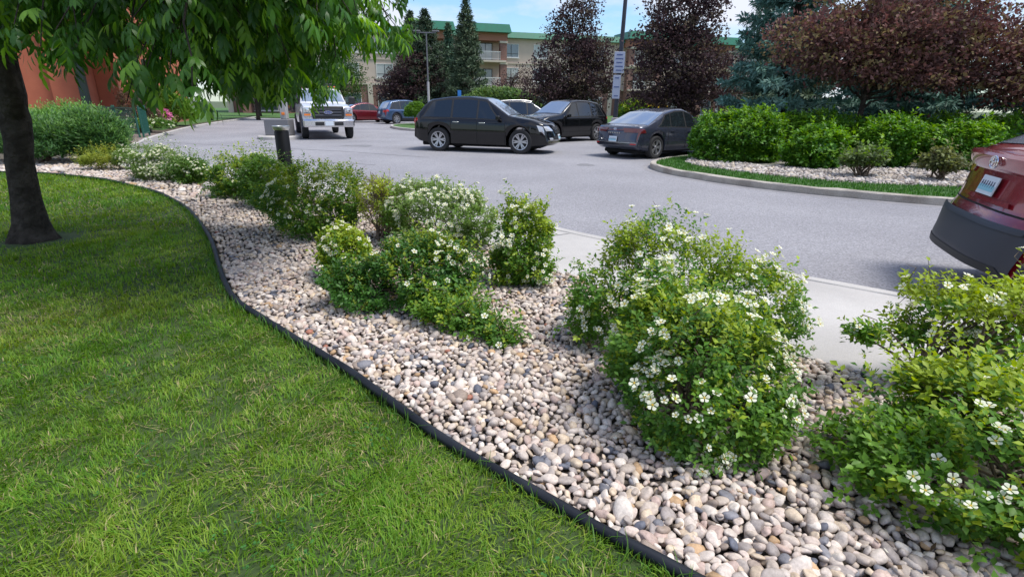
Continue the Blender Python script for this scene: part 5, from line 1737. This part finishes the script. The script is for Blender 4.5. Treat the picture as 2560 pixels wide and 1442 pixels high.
    def end_pt(c, y, z, end, off=0.0):
        x = c.end_x(z, end)
        W = float(np.interp(x, c.xs, c.W))
        u = (min(abs(y), W) / W) ** c.cp
        half = c.L / 2
        rf_ = max(0, min(1, (x - .15 * half) / (.85 * half)))
        rr_ = max(0, min(1, (-x - .35 * half) / (.65 * half)))
        return np.array([x - c.cf * u * rf_ ** 1.5 + c.cr * u * rr_ ** 1.5 + end * off, y, z])
    def end_patch(c, name, mat, parent, poly_y, z0, z1, end, off=.01, ny=10, nz=5):
        """poly_y: ((y0,y1) at z0, (y0,y1) at z1)"""
        G_ = []
        for i in range(nz):
            t = i / (nz - 1)
            z = z0 + (z1 - z0) * t
            a = poly_y[0][0] * (1 - t) + poly_y[1][0] * t
            b = poly_y[0][1] * (1 - t) + poly_y[1][1] * t
            G_.append([c.end_pt(a + (b - a) * j / (ny - 1), z, end, off) for j in range(ny)])
        return MB().grid(G_).build(name, mat, parent, smooth=True)

def wheel_meshes(r, w, spokes, style, rim_mat, rim_frac=.66):
    rr = r * rim_frac
    ty = MB()
    ty.lathe([(rr * .98, -w / 2 + .012), (rr * 1.06, -w / 2), (r * .93, -w / 2 + .004), (r * .985, -w / 2 + .03), (r, -w * .25), (r, w * .25), (r * .985, w / 2 - .03), (r * .93, w / 2 - .004), (rr * 1.06, w / 2), (rr * .98, w / 2 - .012)], 36, axis='y', cap=False)
    hub = MB()
    hub.lathe([(rr * 1.0, -w / 2 + .04), (rr * 1.0, w / 2 - .05)], 28, axis='y')
    rim = MB()
    # outer lip
    vs, fs = [], []
    n = 36
    prof = [(rr * 1.02, -w / 2 + .002), (rr * .94, -w / 2 + .006), (rr * .90, -w / 2 + .035)]
    for q_, y_ in prof:
        for k in range(n):
            a = 2 * PI * k / n
            vs.append((q_ * math.cos(a), y_, q_ * math.sin(a)))
    for i in range(2):
        for k in range(n):
            fs.append((i * n + k, i * n + (k + 1) % n, (i + 1) * n + (k + 1) % n, (i + 1) * n + k))
    rim.add(vs, fs)
    for k in range(spokes):
        for da in ((-.16, .16) if style == 'double' else (0,)):
            a = 2 * PI * k / spokes + (da if style == 'double' else 0)
            a2 = 2 * PI * k / spokes + (da * .35 if style == 'double' else 0)
            wd = rr * (.07 if style == 'double' else .13)
            p0, p1 = np.array([math.cos(a2), 0, math.sin(a2)]) * rr * .14, np.array([math.cos(a), 0, math.sin(a)]) * rr * .95
            d = nrm(p1 - p0)
            sd = np.array([-d[2], 0, d[0]])
            y0, y1 = -w / 2 + .03, -w / 2 + .012
            vs = []
            for p, ww, yy in ((p0, wd * 1.25, y0), (p1, wd, y1)):
                for s_ in (-1, 1):
                    vs.append(p + sd * ww * s_ + np.array([0, yy, 0]))
                    vs.append(p + sd * ww * s_ * 1.1 + np.array([0, yy + .03, 0]))
            rim.add(vs, [(0, 2, 6, 4), (0, 4, 5, 1), (2, 3, 7, 6), (0, 1, 3, 2), (4, 6, 7, 5)])
    rim.lathe([(rr * .2, -w / 2 + .012), (rr * .2, -w / 2 + .05)], 16, axis='y')
    return ty.mesh('tyre', 'auto'), hub.mesh('wheel', 'auto'), rim.mesh('rim', 'auto'), rim_mat

def put_wheels(root, car, track, wm):
    ty, hub, rim, rm = wm
    for xw in car.wheels:
        for s in (-1, 1):
            h = link('wheel', hub, m_under, root, (xw, s * track, car.wr))
            h.rotation_euler = (0, 0, 0 if s < 0 else PI)
            link('tyre', ty, m_tyre, h)
            link('rim', rim, rm, h)

def plate(root, car, y, z, end, w=.30, h=.15, off=.02, txt=None):
    p = car.end_pt(y, z, end, 0)
    p2 = car.end_pt(y, z + .04, end, 0)
    tilt = math.atan2((p2[0] - p[0]), .04) if end < 0 else math.atan2((p2[0] - p[0]), .04)
    b = MB()
    b.box(-.006, .006, -w / 2, w / 2, -h / 2, h / 2, .002)
    o = b.build('licence_plate', m_plate, root)
    o.location = (p[0] + end * off, y, z)
    o.rotation_euler = (0, tilt, 0)
    f = MB()
    f.box(end * .0085 - .001, end * .0085 + .001, -w / 2 + .01, w / 2 - .01, -h / 2 + .03, -h / 2 + .075)
    f.build('plate_band', m_plate_blue, o)
    t = MB()
    for k in range(6):                                   # raised characters, too small to read in the photo
        yy = -w * .36 + k * w * .144
        t.box(end * .0085 - .0015, end * .0085 + .0015, yy - .004, yy + .004, -.02, .035)
        t.box(end * .0085 - .0014, end * .0085 + .0014, yy - .010, yy + .010, .004 * (k % 3), .004 * (k % 3) + .009)
    t.build('characters', m_ink, o)
    return o

def mirrors(root, car, x, z, mat, y=None):
    for s in (-1, 1):
        p = car.pt(x, .60, s)
        yy = abs(p[1])
        b = MB()
        b.box(-.07, .06, s * (yy + .06) - .09, s * (yy + .06) + .09, z - .065, z + .075, .03)
        o = b.build('mirror', mat, root, smooth='auto')
        o.location = (x, s * .05, 0)

def handles(root, car, xs_, mat, s=.50):
    for x in xs_:
        for sd in (-1, 1):
            p = car.pt(x, s, sd, .018)
            b = MB()
            b.box(-.10, .10, -.012, .012, -.014, .014, .006)
            o = b.build('door_handle', mat, root)
            o.location = p

def seams(root, car, xs_, s0=.17, s1=.6):
    for x in xs_:
        for sd in (-1, 1):
            car.patch('door_seam', m_under, root, (x - .006, x - .006), (x + .006, x + .006), s0, s1, sd, .003, 2, 12)

def side_glass(root, car, panes, s0=.615, s1=.825, band=None):
    for sd in (-1, 1):
        if band:
            car.patch('window_surround', m_trim, root, band[0], band[1], s0 - .012, s1 + .012, sd, .003, 24, 8)
        for xa, xb in panes:
            car.patch('side_window', m_glass, root, xa, xb, s0, s1, sd, .007, 8, 7)

def cladding(root, car, mat, s1=.24):
    for sd in (-1, 1):
        car.patch('sill_cladding', mat, root, (car.wheels[0] + car.arch + .01,) * 2, (car.wheels[1] - car.arch - .01,) * 2, .09, s1, sd, .012, 20, 6)
        for xw in car.wheels:
            G_ = []
            for q in np.linspace(.06, PI - .06, 25):
                row = []
                for rr in (car.arch - .01, car.arch + .055):
                    x = xw + rr * math.cos(q)
                    z = car.wr + rr * math.sin(q)
                    y, zz = car.sec(max(-car.L / 2, min(car.L / 2, x)))
                    yy = float(np.interp(min(max(z, zz[1]), zz[5]), zz[1:6], y[1:6]))
                    px = car._pt(x, .34, sd)[0]
                    row.append((px, sd * (yy + .012), z))
                G_.append(row)
            MB().grid(G_).build('wheel_arch_trim', mat, root, smooth=True)

def suv(name, label, loc, rot, body_mat, L=4.8, Wd=.97, H=1.70, wb=2.75, wr=.355, kind='suv', rear='red', lights=True, rails=False, rim=None, style='double', spokes=7, clad=None, handle_mat=None, front=True, group=None):
    root = thing(name, label, 'car', loc, rot, group)
    h = L / 2
    f = H / 1.70
    if kind == 'suv':
        top = [(-h, .50 * f), (-h + .05, .98 * f), (-h + .10, 1.05 * f), (-h + .50, 1.50 * f), (-h + .70, 1.60 * f), (-h + 1.3, 1.68 * f), (-h + 2.0, 1.70 * f), (h - 2.25, 1.64 * f), (h - 1.42, 1.13 * f), (h - .65, 1.03 * f), (h - .22, .90 * f), (h - .07, .72 * f), (h, .42 * f)]
        belt = [(-h, 1.02 * f), (-h + .6, 1.03 * f), (h - 1.3, .98 * f), (h - .7, .93 * f), (h, .80 * f)]
        wx0, wx1 = h - 1.46, h - 2.2
        rx0, rx1 = -h + .14, -h + .54
    else:   # sedan
        top = [(-h, .50 * f), (-h + .05, .92 * f), (-h + .12, 1.09 * f), (-h + .48, 1.13 * f), (-h + 1.35, 1.55 * f), (-h + 1.9, 1.68 * f), (-h + 2.35, 1.70 * f), (h - 1.95, 1.60 * f), (h - 1.18, 1.10 * f), (h - .6, 1.02 * f), (h - .22, .88 * f), (h - .07, .66 * f), (h, .38 * f)]
        belt = [(-h, 1.05 * f), (-h + .9, 1.08 * f), (h - 1.3, .98 * f), (h - .7, .92 * f), (h, .76 * f)]
        wx0, wx1 = h - 1.22, h - 1.92
        rx0, rx1 = -h + .52, -h + 1.42
    width = [(-h, Wd * .86), (-h + .25, Wd * .95), (-h + .9, Wd), (h - 1.1, Wd), (h - .35, Wd * .95), (h, Wd * .84)]
    bottom = [(-h, .42 * f), (-h + .18, .32 * f), (-h + .6, .24 * f), (h - .6, .22 * f), (h - .1, .26 * f), (h, .34 * f)]
    c = Car(L, top, belt, width, bottom, (-wb / 2 - .02, wb / 2 - .02 + (.0)), wr)
    c.body(body_mat, root)
    MB().box(-h + .35, h - .45, -Wd * .72, Wd * .72, .17 * f, .30 * f, .03).build('underbody', m_under, root)
    put_wheels(root, c, Wd - .12, wheel_meshes(wr, .225, spokes, style, rim or m_rim))
    c.screen('windscreen', m_screen, root, wx0, wx1)
    c.screen('rear_window', m_screen, root, rx0, rx1)
    if kind == 'suv':
        side_glass(root, c, [((h - 1.72, h - 2.20), (h - 2.46, h - 2.46)), ((h - 2.52, h - 2.52), (h - 3.32, h - 3.32)), ((h - 3.39, h - 3.39), (-h + .40, -h + .78))][:3],
                   band=((-h + .32, -h + .70), (h - 1.62, h - 2.14)))
        seams(root, c, (h - 1.54, h - 2.49, h - 3.38))
        handles(root, c, (h - 2.32, h - 3.20), handle_mat or body_mat)
        mirrors(root, c, h - 1.76, 1.06 * f, body_mat)
    else:
        side_glass(root, c, [((h - 1.50, h - 1.92), (h - 2.25, h - 2.25)), ((h - 2.31, h - 2.31), (h - 3.02, h - 2.95)), ((h - 3.06, h - 2.99), (-h + .98, -h + 1.42))],
                   band=((-h + .90, -h + 1.36), (h - 1.40, h - 1.86)))
        seams(root, c, (h - 1.30, h - 2.28, h - 3.18))
        handles(root, c, (h - 2.12, h - 2.98), handle_mat or body_mat)
        mirrors(root, c, h - 1.55, 1.08 * f, body_mat)
    if rails:
        for s in (-1, 1):
            path = [c.pt(x, .87, s, .045) for x in np.linspace(-h + .75, h - 2.25, 10)]
            MB().tube(path, .018, 6).build('roof_rail', m_silver, root, smooth='auto')
    if clad is not None:
        cladding(root, c, clad)
    # lamps, grille, bumper details
    for s in (-1, 1):
        c.end_patch('headlight', m_clear_lens, root, ((s * .50 * Wd, s * .86 * Wd), (s * .62 * Wd, s * .90 * Wd)), .70 * f, .84 * f, 1, .012)
        c.patch('headlight', m_clear_lens, root, (h - .30, h - .42), (h - .10, h - .16), .44, .585, s, .008, 6, 5)
        c.end_patch('fog_lamp', m_clear_lens, root, ((s * .58 * Wd, s * .74 * Wd), (s * .58 * Wd, s * .76 * Wd)), .44 * f, .50 * f, 1, .014)
    c.end_patch('grille', m_trim, root, ((-.38 * Wd, .38 * Wd), (-.44 * Wd, .44 * Wd)), .62 * f, .82 * f, 1, .010)
    c.end_patch('grille_bar', m_chrome, root, ((-.40 * Wd, .40 * Wd), (-.40 * Wd, .40 * Wd)), .71 * f, .745 * f, 1, .018)
    c.end_patch('lower_intake', m_trim, root, ((-.5 * Wd, .5 * Wd), (-.52 * Wd, .52 * Wd)), .44 * f, .55 * f, 1, .008)
    return root, c, h, f

# --- black suv crossing the drive
pt_black = paint('black_paint', (0.002, 0.002, 0.003), .0, .2, .7, .25)
def heading(dx, dy):
    return math.atan2(dy, dx)
root, c, h, f = suv('suv', 'black SUV with silver alloy wheels in the middle of the drive', (-0.88, 18.32, ROAD_Z), heading(.967, -.254), pt_black, L=4.84, Wd=.985, H=1.72, wb=2.75, wr=.375, spokes=6, handle_mat=m_chrome)
for s in (-1, 1):
    c.end_patch('tail_light', m_red_lens, root, ((s * .70 * Wd_, s * .93 * Wd_), (s * .70 * Wd_, s * .93 * Wd_)) if (Wd_ := .985) else None, .88, 1.04, -1, .012)
    c.patch('tail_light', m_red_lens, root, (-h + .02, -h + .03), (-h + .20, -h + .16), .50, .595, s, .008, 6, 5)
c.end_patch('chin_strip', m_silver, root, ((-.7, .7), (-.7, .7)), .405, .43, 1, .016)
plate(root, c, 0, .85, -1)
plate(root, c, 0, .52, 1)

# --- dark suv facing the camera, behind the black one
pt_dark = paint('charcoal_paint', (0.003, 0.003, 0.004), .0, .25, .6, .25)
root, c, h, f = suv('suv', 'dark charcoal SUV facing the camera behind the black one', (2.05, 24.0, ROAD_Z), heading(-.75, -.66), pt_dark, L=4.68, Wd=.92, H=1.70, wb=2.70, wr=.36, clad=m_trim, spokes=5)
for s in (-1, 1):
    c.patch('tail_light', m_red_lens, root, (-h + .02, -h + .03), (-h + .25, -h + .2), .50, .595, s, .008, 6, 5)
plate(root, c, 0, .52, 1)

# --- grey suv with roof rails behind both
pt_grey = paint('grey_paint', (0.06, 0.065, 0.075), .5, .3)
root, c, h, f = suv('suv', 'grey SUV with silver roof rails half hidden behind the black one', (0.6, 27.6, ROAD_Z), heading(.98, .2), pt_grey, L=4.7, Wd=.92, H=1.68, wb=2.67, wr=.35, rails=True, clad=m_trim)
for s in (-1, 1):
    c.patch('tail_light', m_red_lens, root, (-h + .02, -h + .03), (-h + .25, -h + .2), .50, .595, s, .008, 6, 5)

# --- dark blue-grey sedan seen from behind
pt_sed = paint('blue_grey_paint', (0.048, 0.055, 0.082), .5, .26)
root, c, h, f = suv('sedan', 'dark blue-grey sedan seen from behind beside the island', (4.78, 17.66, ROAD_Z), heading(.79, .61), pt_sed, L=4.62, Wd=.905, H=1.44, wb=2.70, wr=.33, kind='sedan', rim=m_rim, spokes=5)
for s in (-1, 1):
    c.end_patch('tail_light', m_dark_lens, root, ((s * .36, s * .82), (s * .28, s * .84)), .755, .87, -1, .014)
    c.patch('tail_light', m_dark_lens, root, (-h + .02, -h + .03), (-h + .36, -h + .26), .46, .575, s, .010, 8, 5)
    c.end_patch('reflector', m_red_lens, root, ((s * .60, s * .78), (s * .62, s * .78)), .385 + .03, .45, -1, .014)
c.end_patch('bumper_trim', m_silver, root, ((-.78, .78), (-.80, .80)), .462, .474, -1, .012)
c.end_patch('tail_light_bar', m_dark_lens, root, ((-.36, .36), (-.28, .28)), .80, .83, -1, .010)
plate(root, c, 0, .56, -1, off=.03)
# slanted oval badge
pb = c.end_pt(0, .84, -1, .02)
b = MB()
for s in (-1, 1):
    b.tube([(0, s * .03 - .012, -.025), (0, s * .03 + .012, .025)], .006, 6)
b.tube([(0, -.03, -.005), (0, .03, .005)], .005, 6)
b.tube([(0, .055 * math.cos(q), .034 * math.sin(q)) for q in np.linspace(0, 2 * PI, 20)], .005, 6)
b.build('badge', m_chrome, root).location = pb
b = MB()
for k in range(7):
    b.box(-.003, .003, -.21 + k * .07 - .016, -.21 + k * .07 + .016, -.018, .018)
b.build('badge_letters', m_chrome, root).location = c.end_pt(0, .735, -1, .016)

# --- parked row on the left: red sedan, blue suv, silver and dark cars
pt_red = paint('dark_red_paint', (0.17, 0.012, 0.018), .45, .28)
pt_blue = paint('blue_paint', (0.06, 0.11, 0.21), .55, .28)
pt_silver = paint('silver_paint', (0.42, 0.43, 0.46), .7, .3)
GPK = 'cars parked in the far row'
HD = heading(.80, .60)
for (nm, lab, loc, pm, kw) in [
    ('sedan', 'dark red sedan parked in the far row, between silver car and blue SUV', (-11.6, 42.8, ROAD_Z), pt_red, dict(L=4.7, Wd=.91, H=1.45, wb=2.75, wr=.33, kind='sedan')),
    ('suv', 'blue SUV parked at the near end of the far row behind the round shrub', (-7.9, 41.2, ROAD_Z), pt_blue, dict(L=4.65, Wd=.92, H=1.68, wb=2.72, wr=.36, clad=m_trim)),
    ('sedan', 'silver car parked in the far row directly beside the truck', (-14.6, 45.2, ROAD_Z), pt_silver, dict(L=4.5, Wd=.9, H=1.46, wb=2.65, wr=.32, kind='sedan')),
    ('suv', 'dark grey car at the back of the far row, roof above the silver car', (-15.8, 49.0, ROAD_Z), pt_dark, dict(L=4.6, Wd=.92, H=1.62, wb=2.68, wr=.34))]:
    root, c, h, f = suv(nm, lab, loc, HD, pm, group=GPK, **kw)
    for s in (-1, 1):
        w_ = kw['Wd']
        c.end_patch('tail_light', m_red_lens, root, ((s * .52 * w_, s * .9 * w_), (s * .52 * w_, s * .9 * w_)), .80 * f, .98 * f, -1, .014)
        c.patch('tail_light', m_red_lens, root, (-h + .02, -h + .03), (-h + .30, -h + .24), .46, .59, s, .010, 6, 5)
    plate(root, c, 0, .60 * f if kw.get('kind') else .80 * f, -1, off=.03)

# --- red hatchback leaving at the right edge
pt_rav = paint('crimson_paint', (0.27, 0.012, 0.022), .3, .22)
RL, RW = 4.50, .92
rh = RL / 2
root = thing('hatchback', 'dark red crossover with grey bumper leaving the frame beside the sidewalk', 'car', (5.88, 3.58, ROAD_Z), heading(.925, -.37))
top = [(-rh, .34), (-rh + .035, .62), (-rh + .06, .70), (-rh + .12, .74), (-rh + .15, .90), (-rh + .20, 1.10), (-rh + .205, 1.17), (-rh + .26, 1.21), (-rh + .90, 1.52), (-rh + 1.25, 1.60), (-rh + 1.9, 1.65), (rh - 1.9, 1.60), (rh - 1.15, 1.10), (rh - .5, 1.0), (rh - .2, .88), (rh - .06, .66), (rh, .38)]
belt = [(-rh, 1.0), (-rh + .6, 1.05), (rh - 1.3, .98), (rh - .7, .92), (rh, .76)]
width = [(-rh, RW * .86), (-rh + .25, RW * .96), (-rh + .9, RW), (rh - 1.1, RW), (rh - .35, RW * .95), (rh, RW * .84)]
bottom = [(-rh, .325), (-rh + .12, .32), (-rh + .5, .26), (rh - .6, .22), (rh, .32)]
c = Car(RL, top, belt, width, bottom, (-1.32, 1.32), .345, curve_r=.13, cpow=3.2)
c.body(pt_rav, root)
MB().box(-rh + .35, rh - .45, -RW * .72, RW * .72, .17, .30, .03).build('underbody', m_under, root)
put_wheels(root, c, RW - .12, wheel_meshes(.345, .225, 5, 'double', m_rim))
c.screen('windscreen', m_screen, root, rh - 1.19, rh - 1.87)
c.screen('rear_window', m_screen, root, -rh + .32, -rh + .95)
side_glass(root, c, [((rh - 1.50, rh - 1.92), (rh - 2.25, rh - 2.25)), ((rh - 2.31, rh - 2.31), (rh - 3.05, rh - 3.0)), ((rh - 3.10, rh - 3.05), (-rh + .72, -rh + 1.1))], band=((-rh + .64, -rh + 1.04), (rh - 1.40, rh - 1.86)))
seams(root, c, (rh - 1.30, rh - 2.28, rh - 3.18))
handles(root, c, (rh - 2.12, rh - 2.98), pt_rav)
mirrors(root, c, rh - 1.55, 1.06, pt_rav)
cladding(root, c, m_clad, .26)
m_bumper = M('bumper_plastic', (0.028, 0.031, 0.042), 0.45, spec=0.5, bump=0.08, bscale=300, bdist=0.002)
# grey bumper wrapping the tail
c.end_patch('rear_bumper', m_bumper, root, ((-.80, .80), (-.88, .88)), .345, .675, -1, .030, 24, 12)
for s in (-1, 1):
    c.patch('rear_bumper', m_bumper, root, (-rh + .02, -rh + .02), (-1.32 - c.arch - .02, -1.32 - c.arch - .02), .12, .40, s, .02, 12, 10)
    c.patch('bumper_corner', pt_rav, root, (-rh + .20, -rh + .12), (-1.32 - c.arch - .05, -1.32 - c.arch - .03), .26, .39, s, .03, 10, 8)
    c.end_patch('tail_light', m_red_lens, root, ((s * .58, s * .86), (s * .50, s * .86)), .98, 1.10, -1, .012)
    c.patch('tail_light', m_red_lens, root, (-rh + .05, -rh + .10), (-rh + .50, -rh + .46), .48, .60, s, .012, 10, 6)
c.end_patch('bumper_lip', m_bumper, root, ((-.78, .78), (-.80, .80)), .655, .70, -1, .045, 20, 4)
c.end_patch('lower_valance', m_trim, root, ((-.78, .78), (-.70, .70)), .343, .40, -1, .036, 16, 4)
sp = MB()
sp.grid([[c.end_pt(y_, z_, -1, o_) for y_ in np.linspace(-.80, .80, 22)] for z_, o_ in ((1.03, .004), (1.075, .05), (1.15, .085), (1.172, .08), (1.178, -.02))])
sp.build('spoiler_lip', pt_rav, root, smooth='auto')
for y_ in (-.70, .70):
    c.end_patch('tailgate_seam', m_under, root, ((y_ - .006, y_ + .006), (y_ - .006, y_ + .006)), .76, 1.06, -1, .004, 3, 8)
c.end_patch('tailgate_seam', m_under, root, ((-.70, .70), (-.70, .70)), .755, .768, -1, .004, 20, 3)
c.end_patch('tailgate_crease', pt_rav, root, ((-.45, .45), (-.42, .42)), .80, .835, -1, .018, 20, 3)
plate(root, c, 0, .92, -1, off=.03)
pb = c.end_pt(0, 1.105, -1, .085)
b = MB()
b.tube([(0, .070 * math.cos(q), .048 * math.sin(q)) for q in np.linspace(0, 2 * PI, 24)], .007, 6)
b.tube([(0, .026 * math.cos(q), .046 * math.sin(q)) for q in np.linspace(0, 2 * PI, 20)], .006, 6)
b.tube([(0, .052 * math.cos(q), .016 * math.sin(q) + .018) for q in np.linspace(0, 2 * PI, 20)], .006, 6)
b.build('badge', m_chrome, root).location = pb

# --- white pickup with dump body
pt_white = paint('white_paint_truck', (0.66, 0.67, 0.70), .1, .3)
m_rust = M('weathered_body', (0.055, 0.045, 0.04), 0.7, col2=(0.10, 0.07, 0.055), nscale=5)
tr = thing('pickup_truck', 'white work truck with black grille and dark dump body facing the camera', 'truck', (-8.85, 25.2, ROAD_Z), heading(.42, -.908))
# cab and bonnet; local x forward, front axle at x = +2.05
TL = 4.5
th = TL / 2
top = [(-th, 1.30), (-th + .03, 1.96), (-th + .10, 2.03), (-th + 1.2, 2.06), (th - 2.05, 2.02), (th - 1.38, 1.44), (th - .6, 1.38), (th - .14, 1.30), (th - .05, 1.15), (th, .72)]
belt = [(-th, 1.35), (th - 1.4, 1.34), (th - .6, 1.28), (th, 1.15)]
width = [(-th, .99), (-th + .2, 1.0), (th - .6, 1.0), (th - .2, .99), (th, .96)]
bottom = [(-th, .55), (th - .2, .55), (th, .68)]
c = Car(TL, top, belt, width, bottom, (th - .92,), .46, tumble=.22, arch=.09, curve_f=.10, curve_r=.0)
cab = c.body(pt_white, tr)
cab.location.x = 0.72
sh = 0.72
def mv(o):
    o.location.x += sh
    return o
mv(c.screen('windscreen', m_screen, tr, th - 1.44, th - 1.98))
for sd in (-1, 1):
    for xa, xb in (((th - 1.72, th - 2.0), (th - 2.55, th - 2.55)), ((th - 2.62, th - 2.62), (th - 3.5, th - 3.45))):
        mv(c.patch('side_window', m_glass, tr, xa, xb, .615, .83, sd, .007, 8, 7))
    for x in (th - 1.55, th - 2.58, th - 3.6):
        mv(c.patch('door_seam', m_under, tr, (x - .006,) * 2, (x + .006,) * 2, .17, .6, sd, .003, 2, 12))
    # dark wheel-arch flare
    G_ = []
    xw = c.wheels[0]
    for q in np.linspace(.02, PI - .02, 25):
        G_.append([(xw + rr * math.cos(q), sd * (1.0 + dy), .46 + rr * math.sin(q)) for rr, dy in ((c.arch - .02, -.05), (c.arch - .01, .05), (c.arch + .09, .02), (c.arch + .10, -.03))])
    mv(MB().grid(G_).build('wheel_arch_flare', m_clad, tr, smooth=True))
    hb = MB()
    hb.box(th - .16, th + .035, min(sd * .64, sd * .97), max(sd * .64, sd * .97), .90, 1.27, .03)
    hl = mv(hb.build('headlight', m_clear_lens, tr, smooth='auto'))
    hb = MB()
    hb.lathe([(.075, -.005), (.075, .012), (.05, .016), (.001, .016)], 18)
    lens_o = hb.build('headlight_lens', m_chrome, hl, smooth='auto')
    lens_o.rotation_euler = (0, PI / 2, 0)
    lens_o.location = (th + .036, sd * .80, 1.15)
    hb = MB()
    hb.box(th + .036, th + .042, min(sd * .68, sd * .93), max(sd * .68, sd * .93), 1.03, 1.05)
    hb.build('headlight_divider', m_trim, hl)
    hb = MB()
    hb.box(th + .036, th + .043, min(sd * .68, sd * .93), max(sd * .68, sd * .93), .94, 1.01, .002)
    hb.build('indicator', m_orange_lens, hl)
    hb = MB()
    hb.box(-.10, .10, sd * 1.22 - .13, sd * 1.22 + .13, 1.38, 1.70, .04)
    hb.box(-.02, .02, min(sd * .98, sd * 1.12), max(sd * .98, sd * 1.12), 1.40, 1.46, .008)
    o = mv(hb.build('tow_mirror', m_trim, tr, smooth='auto'))
    o.location.x += th - 1.6
    hb = MB()
    hb.box(th + .03, th + .10, min(sd * .66, sd * .92), max(sd * .66, sd * .92), .60, .74, .02)
    mv(hb.build('fog_lamp', m_trim, tr))
g = MB()
g.box(th - .10, th + .05, -.62, .62, .82, 1.31, .04)
grl = mv(g.build('grille', m_trim, tr, smooth='auto'))
g = MB()
for zz in (.96, 1.07, 1.18):
    g.box(th + .052, th + .075, -.52, .52, zz - .028, zz + .028, .008)
g.build('grille_bar', m_clad, grl)
ob = MB()
pts = [(.175 * math.cos(q), .07 * math.sin(q)) for q in np.linspace(0, 2 * PI, 28)[:-1]]
ob.add([(th + .08, y, 1.07 + z) for y, z in pts] + [(th + .10, y, 1.07 + z) for y, z in pts], [tuple(range(27)), tuple(range(27, 54))] + [(k, (k + 1) % 27, 27 + (k + 1) % 27, 27 + k) for k in range(27)])
ob.build('badge_rim', m_chrome, grl)
ob = MB()
ob.add([(th + .103, y * .9, 1.07 + z * .84) for y, z in pts], [tuple(range(27))])
ob.build('badge_oval', M('badge_blue', (0.02, 0.05, 0.22), .3), grl)
fc = bpy.data.curves.new('badge_text', 'FONT')
fc.body = 'Ford'
fc.size = .12
fc.align_x, fc.align_y = 'CENTER', 'CENTER'
fc.extrude = .002
fc.shear = .25
_tmp = bpy.data.objects.new('tmp', fc)
_me = bpy.data.meshes.new_from_object(_tmp)
_me.name = 'badge_text'
bpy.data.objects.remove(_tmp)
_me.materials.clear()
_me.materials.append(m_chrome)
fo = bpy.data.objects.new('badge_text', _me)
COL.objects.link(fo)
fo.parent = grl
fo.matrix_basis = Matrix(((0, 0, 1, th + .107), (1, 0, 0, 0), (0, 1, 0, 1.07), (0, 0, 0, 1)))
bp = MB()
bp.box(th - .05, th + .16, -1.0, 1.0, .50, .80, .05)
bump = mv(bp.build('front_bumper', m_chrome, tr, smooth='auto'))
g = MB()
g.box(th + .162, th + .170, -.55, -.2, .56, .70)
g.box(th + .162, th + .170, .2, .55, .56, .70)
g.build('bumper_slot', m_trim, bump)
g = MB()
g.box(th + .165, th + .178, -.16, .16, .56, .72, .004)
g.build('licence_plate', m_plate, bump)
# cab lights
for k in range(5):
    g = MB()
    g.box(-.05, .05, -.05, .05, 0, .04, .01)
    o = g.build('roof_marker', m_orange_lens, tr)
    o.location = (sh + th - 2.12, -.6 + k * .3, 2.075)
g = MB()
g.lathe([(.09, 0), (.09, .1), (.05, .16), (.001, .16)], 14)
o = g.build('beacon', M('red_beacon', (0.7, 0.12, 0.14), .25, coat=.6), tr, smooth='auto')
o.location = (sh - th + .5, -.55, 2.07)
# frame, dump body, rear wheels
MB().box(-4.6, sh + th - .3, -.42, .42, .55, .80, .02).build('chassis', m_under, tr)
dbx0, dbx1 = -4.75, sh - th - .12
d = MB()
d.box(dbx0, dbx1, -1.16, 1.16, .98, 1.10, .02)
bed_o = d.build('dump_floor', m_rust, tr)
for sd in (-1, 1):
    d = MB()
    d.box(dbx0, dbx1, min(sd * 1.16, sd * 1.10), max(sd * 1.16, sd * 1.10), 1.105, 1.72, .015)
    for k in range(6):
        xx = dbx0 + .1 + k * (dbx1 - dbx0 - .2) / 5
        d.box(xx - .05, xx + .05, min(sd * 1.165, sd * 1.22), max(sd * 1.165, sd * 1.22), 1.05, 1.74, .01)
    d.build('dump_side', m_rust, tr)
    d = MB()
    d.box(dbx1 - .3, dbx1 - .15, sd * 1.225 - .02, sd * 1.225 + .02, 1.16, 1.28, .01)
    d.build('side_marker', m_orange_lens, tr)
d = MB()
d.box(dbx1 - .06, dbx1, -1.09, 1.09, 1.105, 2.3, .015)
d.build('headboard', m_trim, tr)
d = MB()
d.box(dbx0, dbx0 + .06, -1.09, 1.09, 1.105, 1.72, .015)
d.build('tailgate', m_rust, tr)
wm = wheel_meshes(.46, .26, 8, 'single', m_rim_dark, .55)
for (xw, ty_) in ((sh + th - .92, .90), (sh + th - .92 - 4.5, .86)):
    for s in (-1, 1):
        hbm = link('wheel', wm[1], m_under, tr, (xw, s * ty_, .46))
        hbm.rotation_euler = (0, 0, 0 if s < 0 else PI)
        link('tyre', wm[0], m_tyre, hbm)
        link('rim', wm[2], wm[3], hbm)
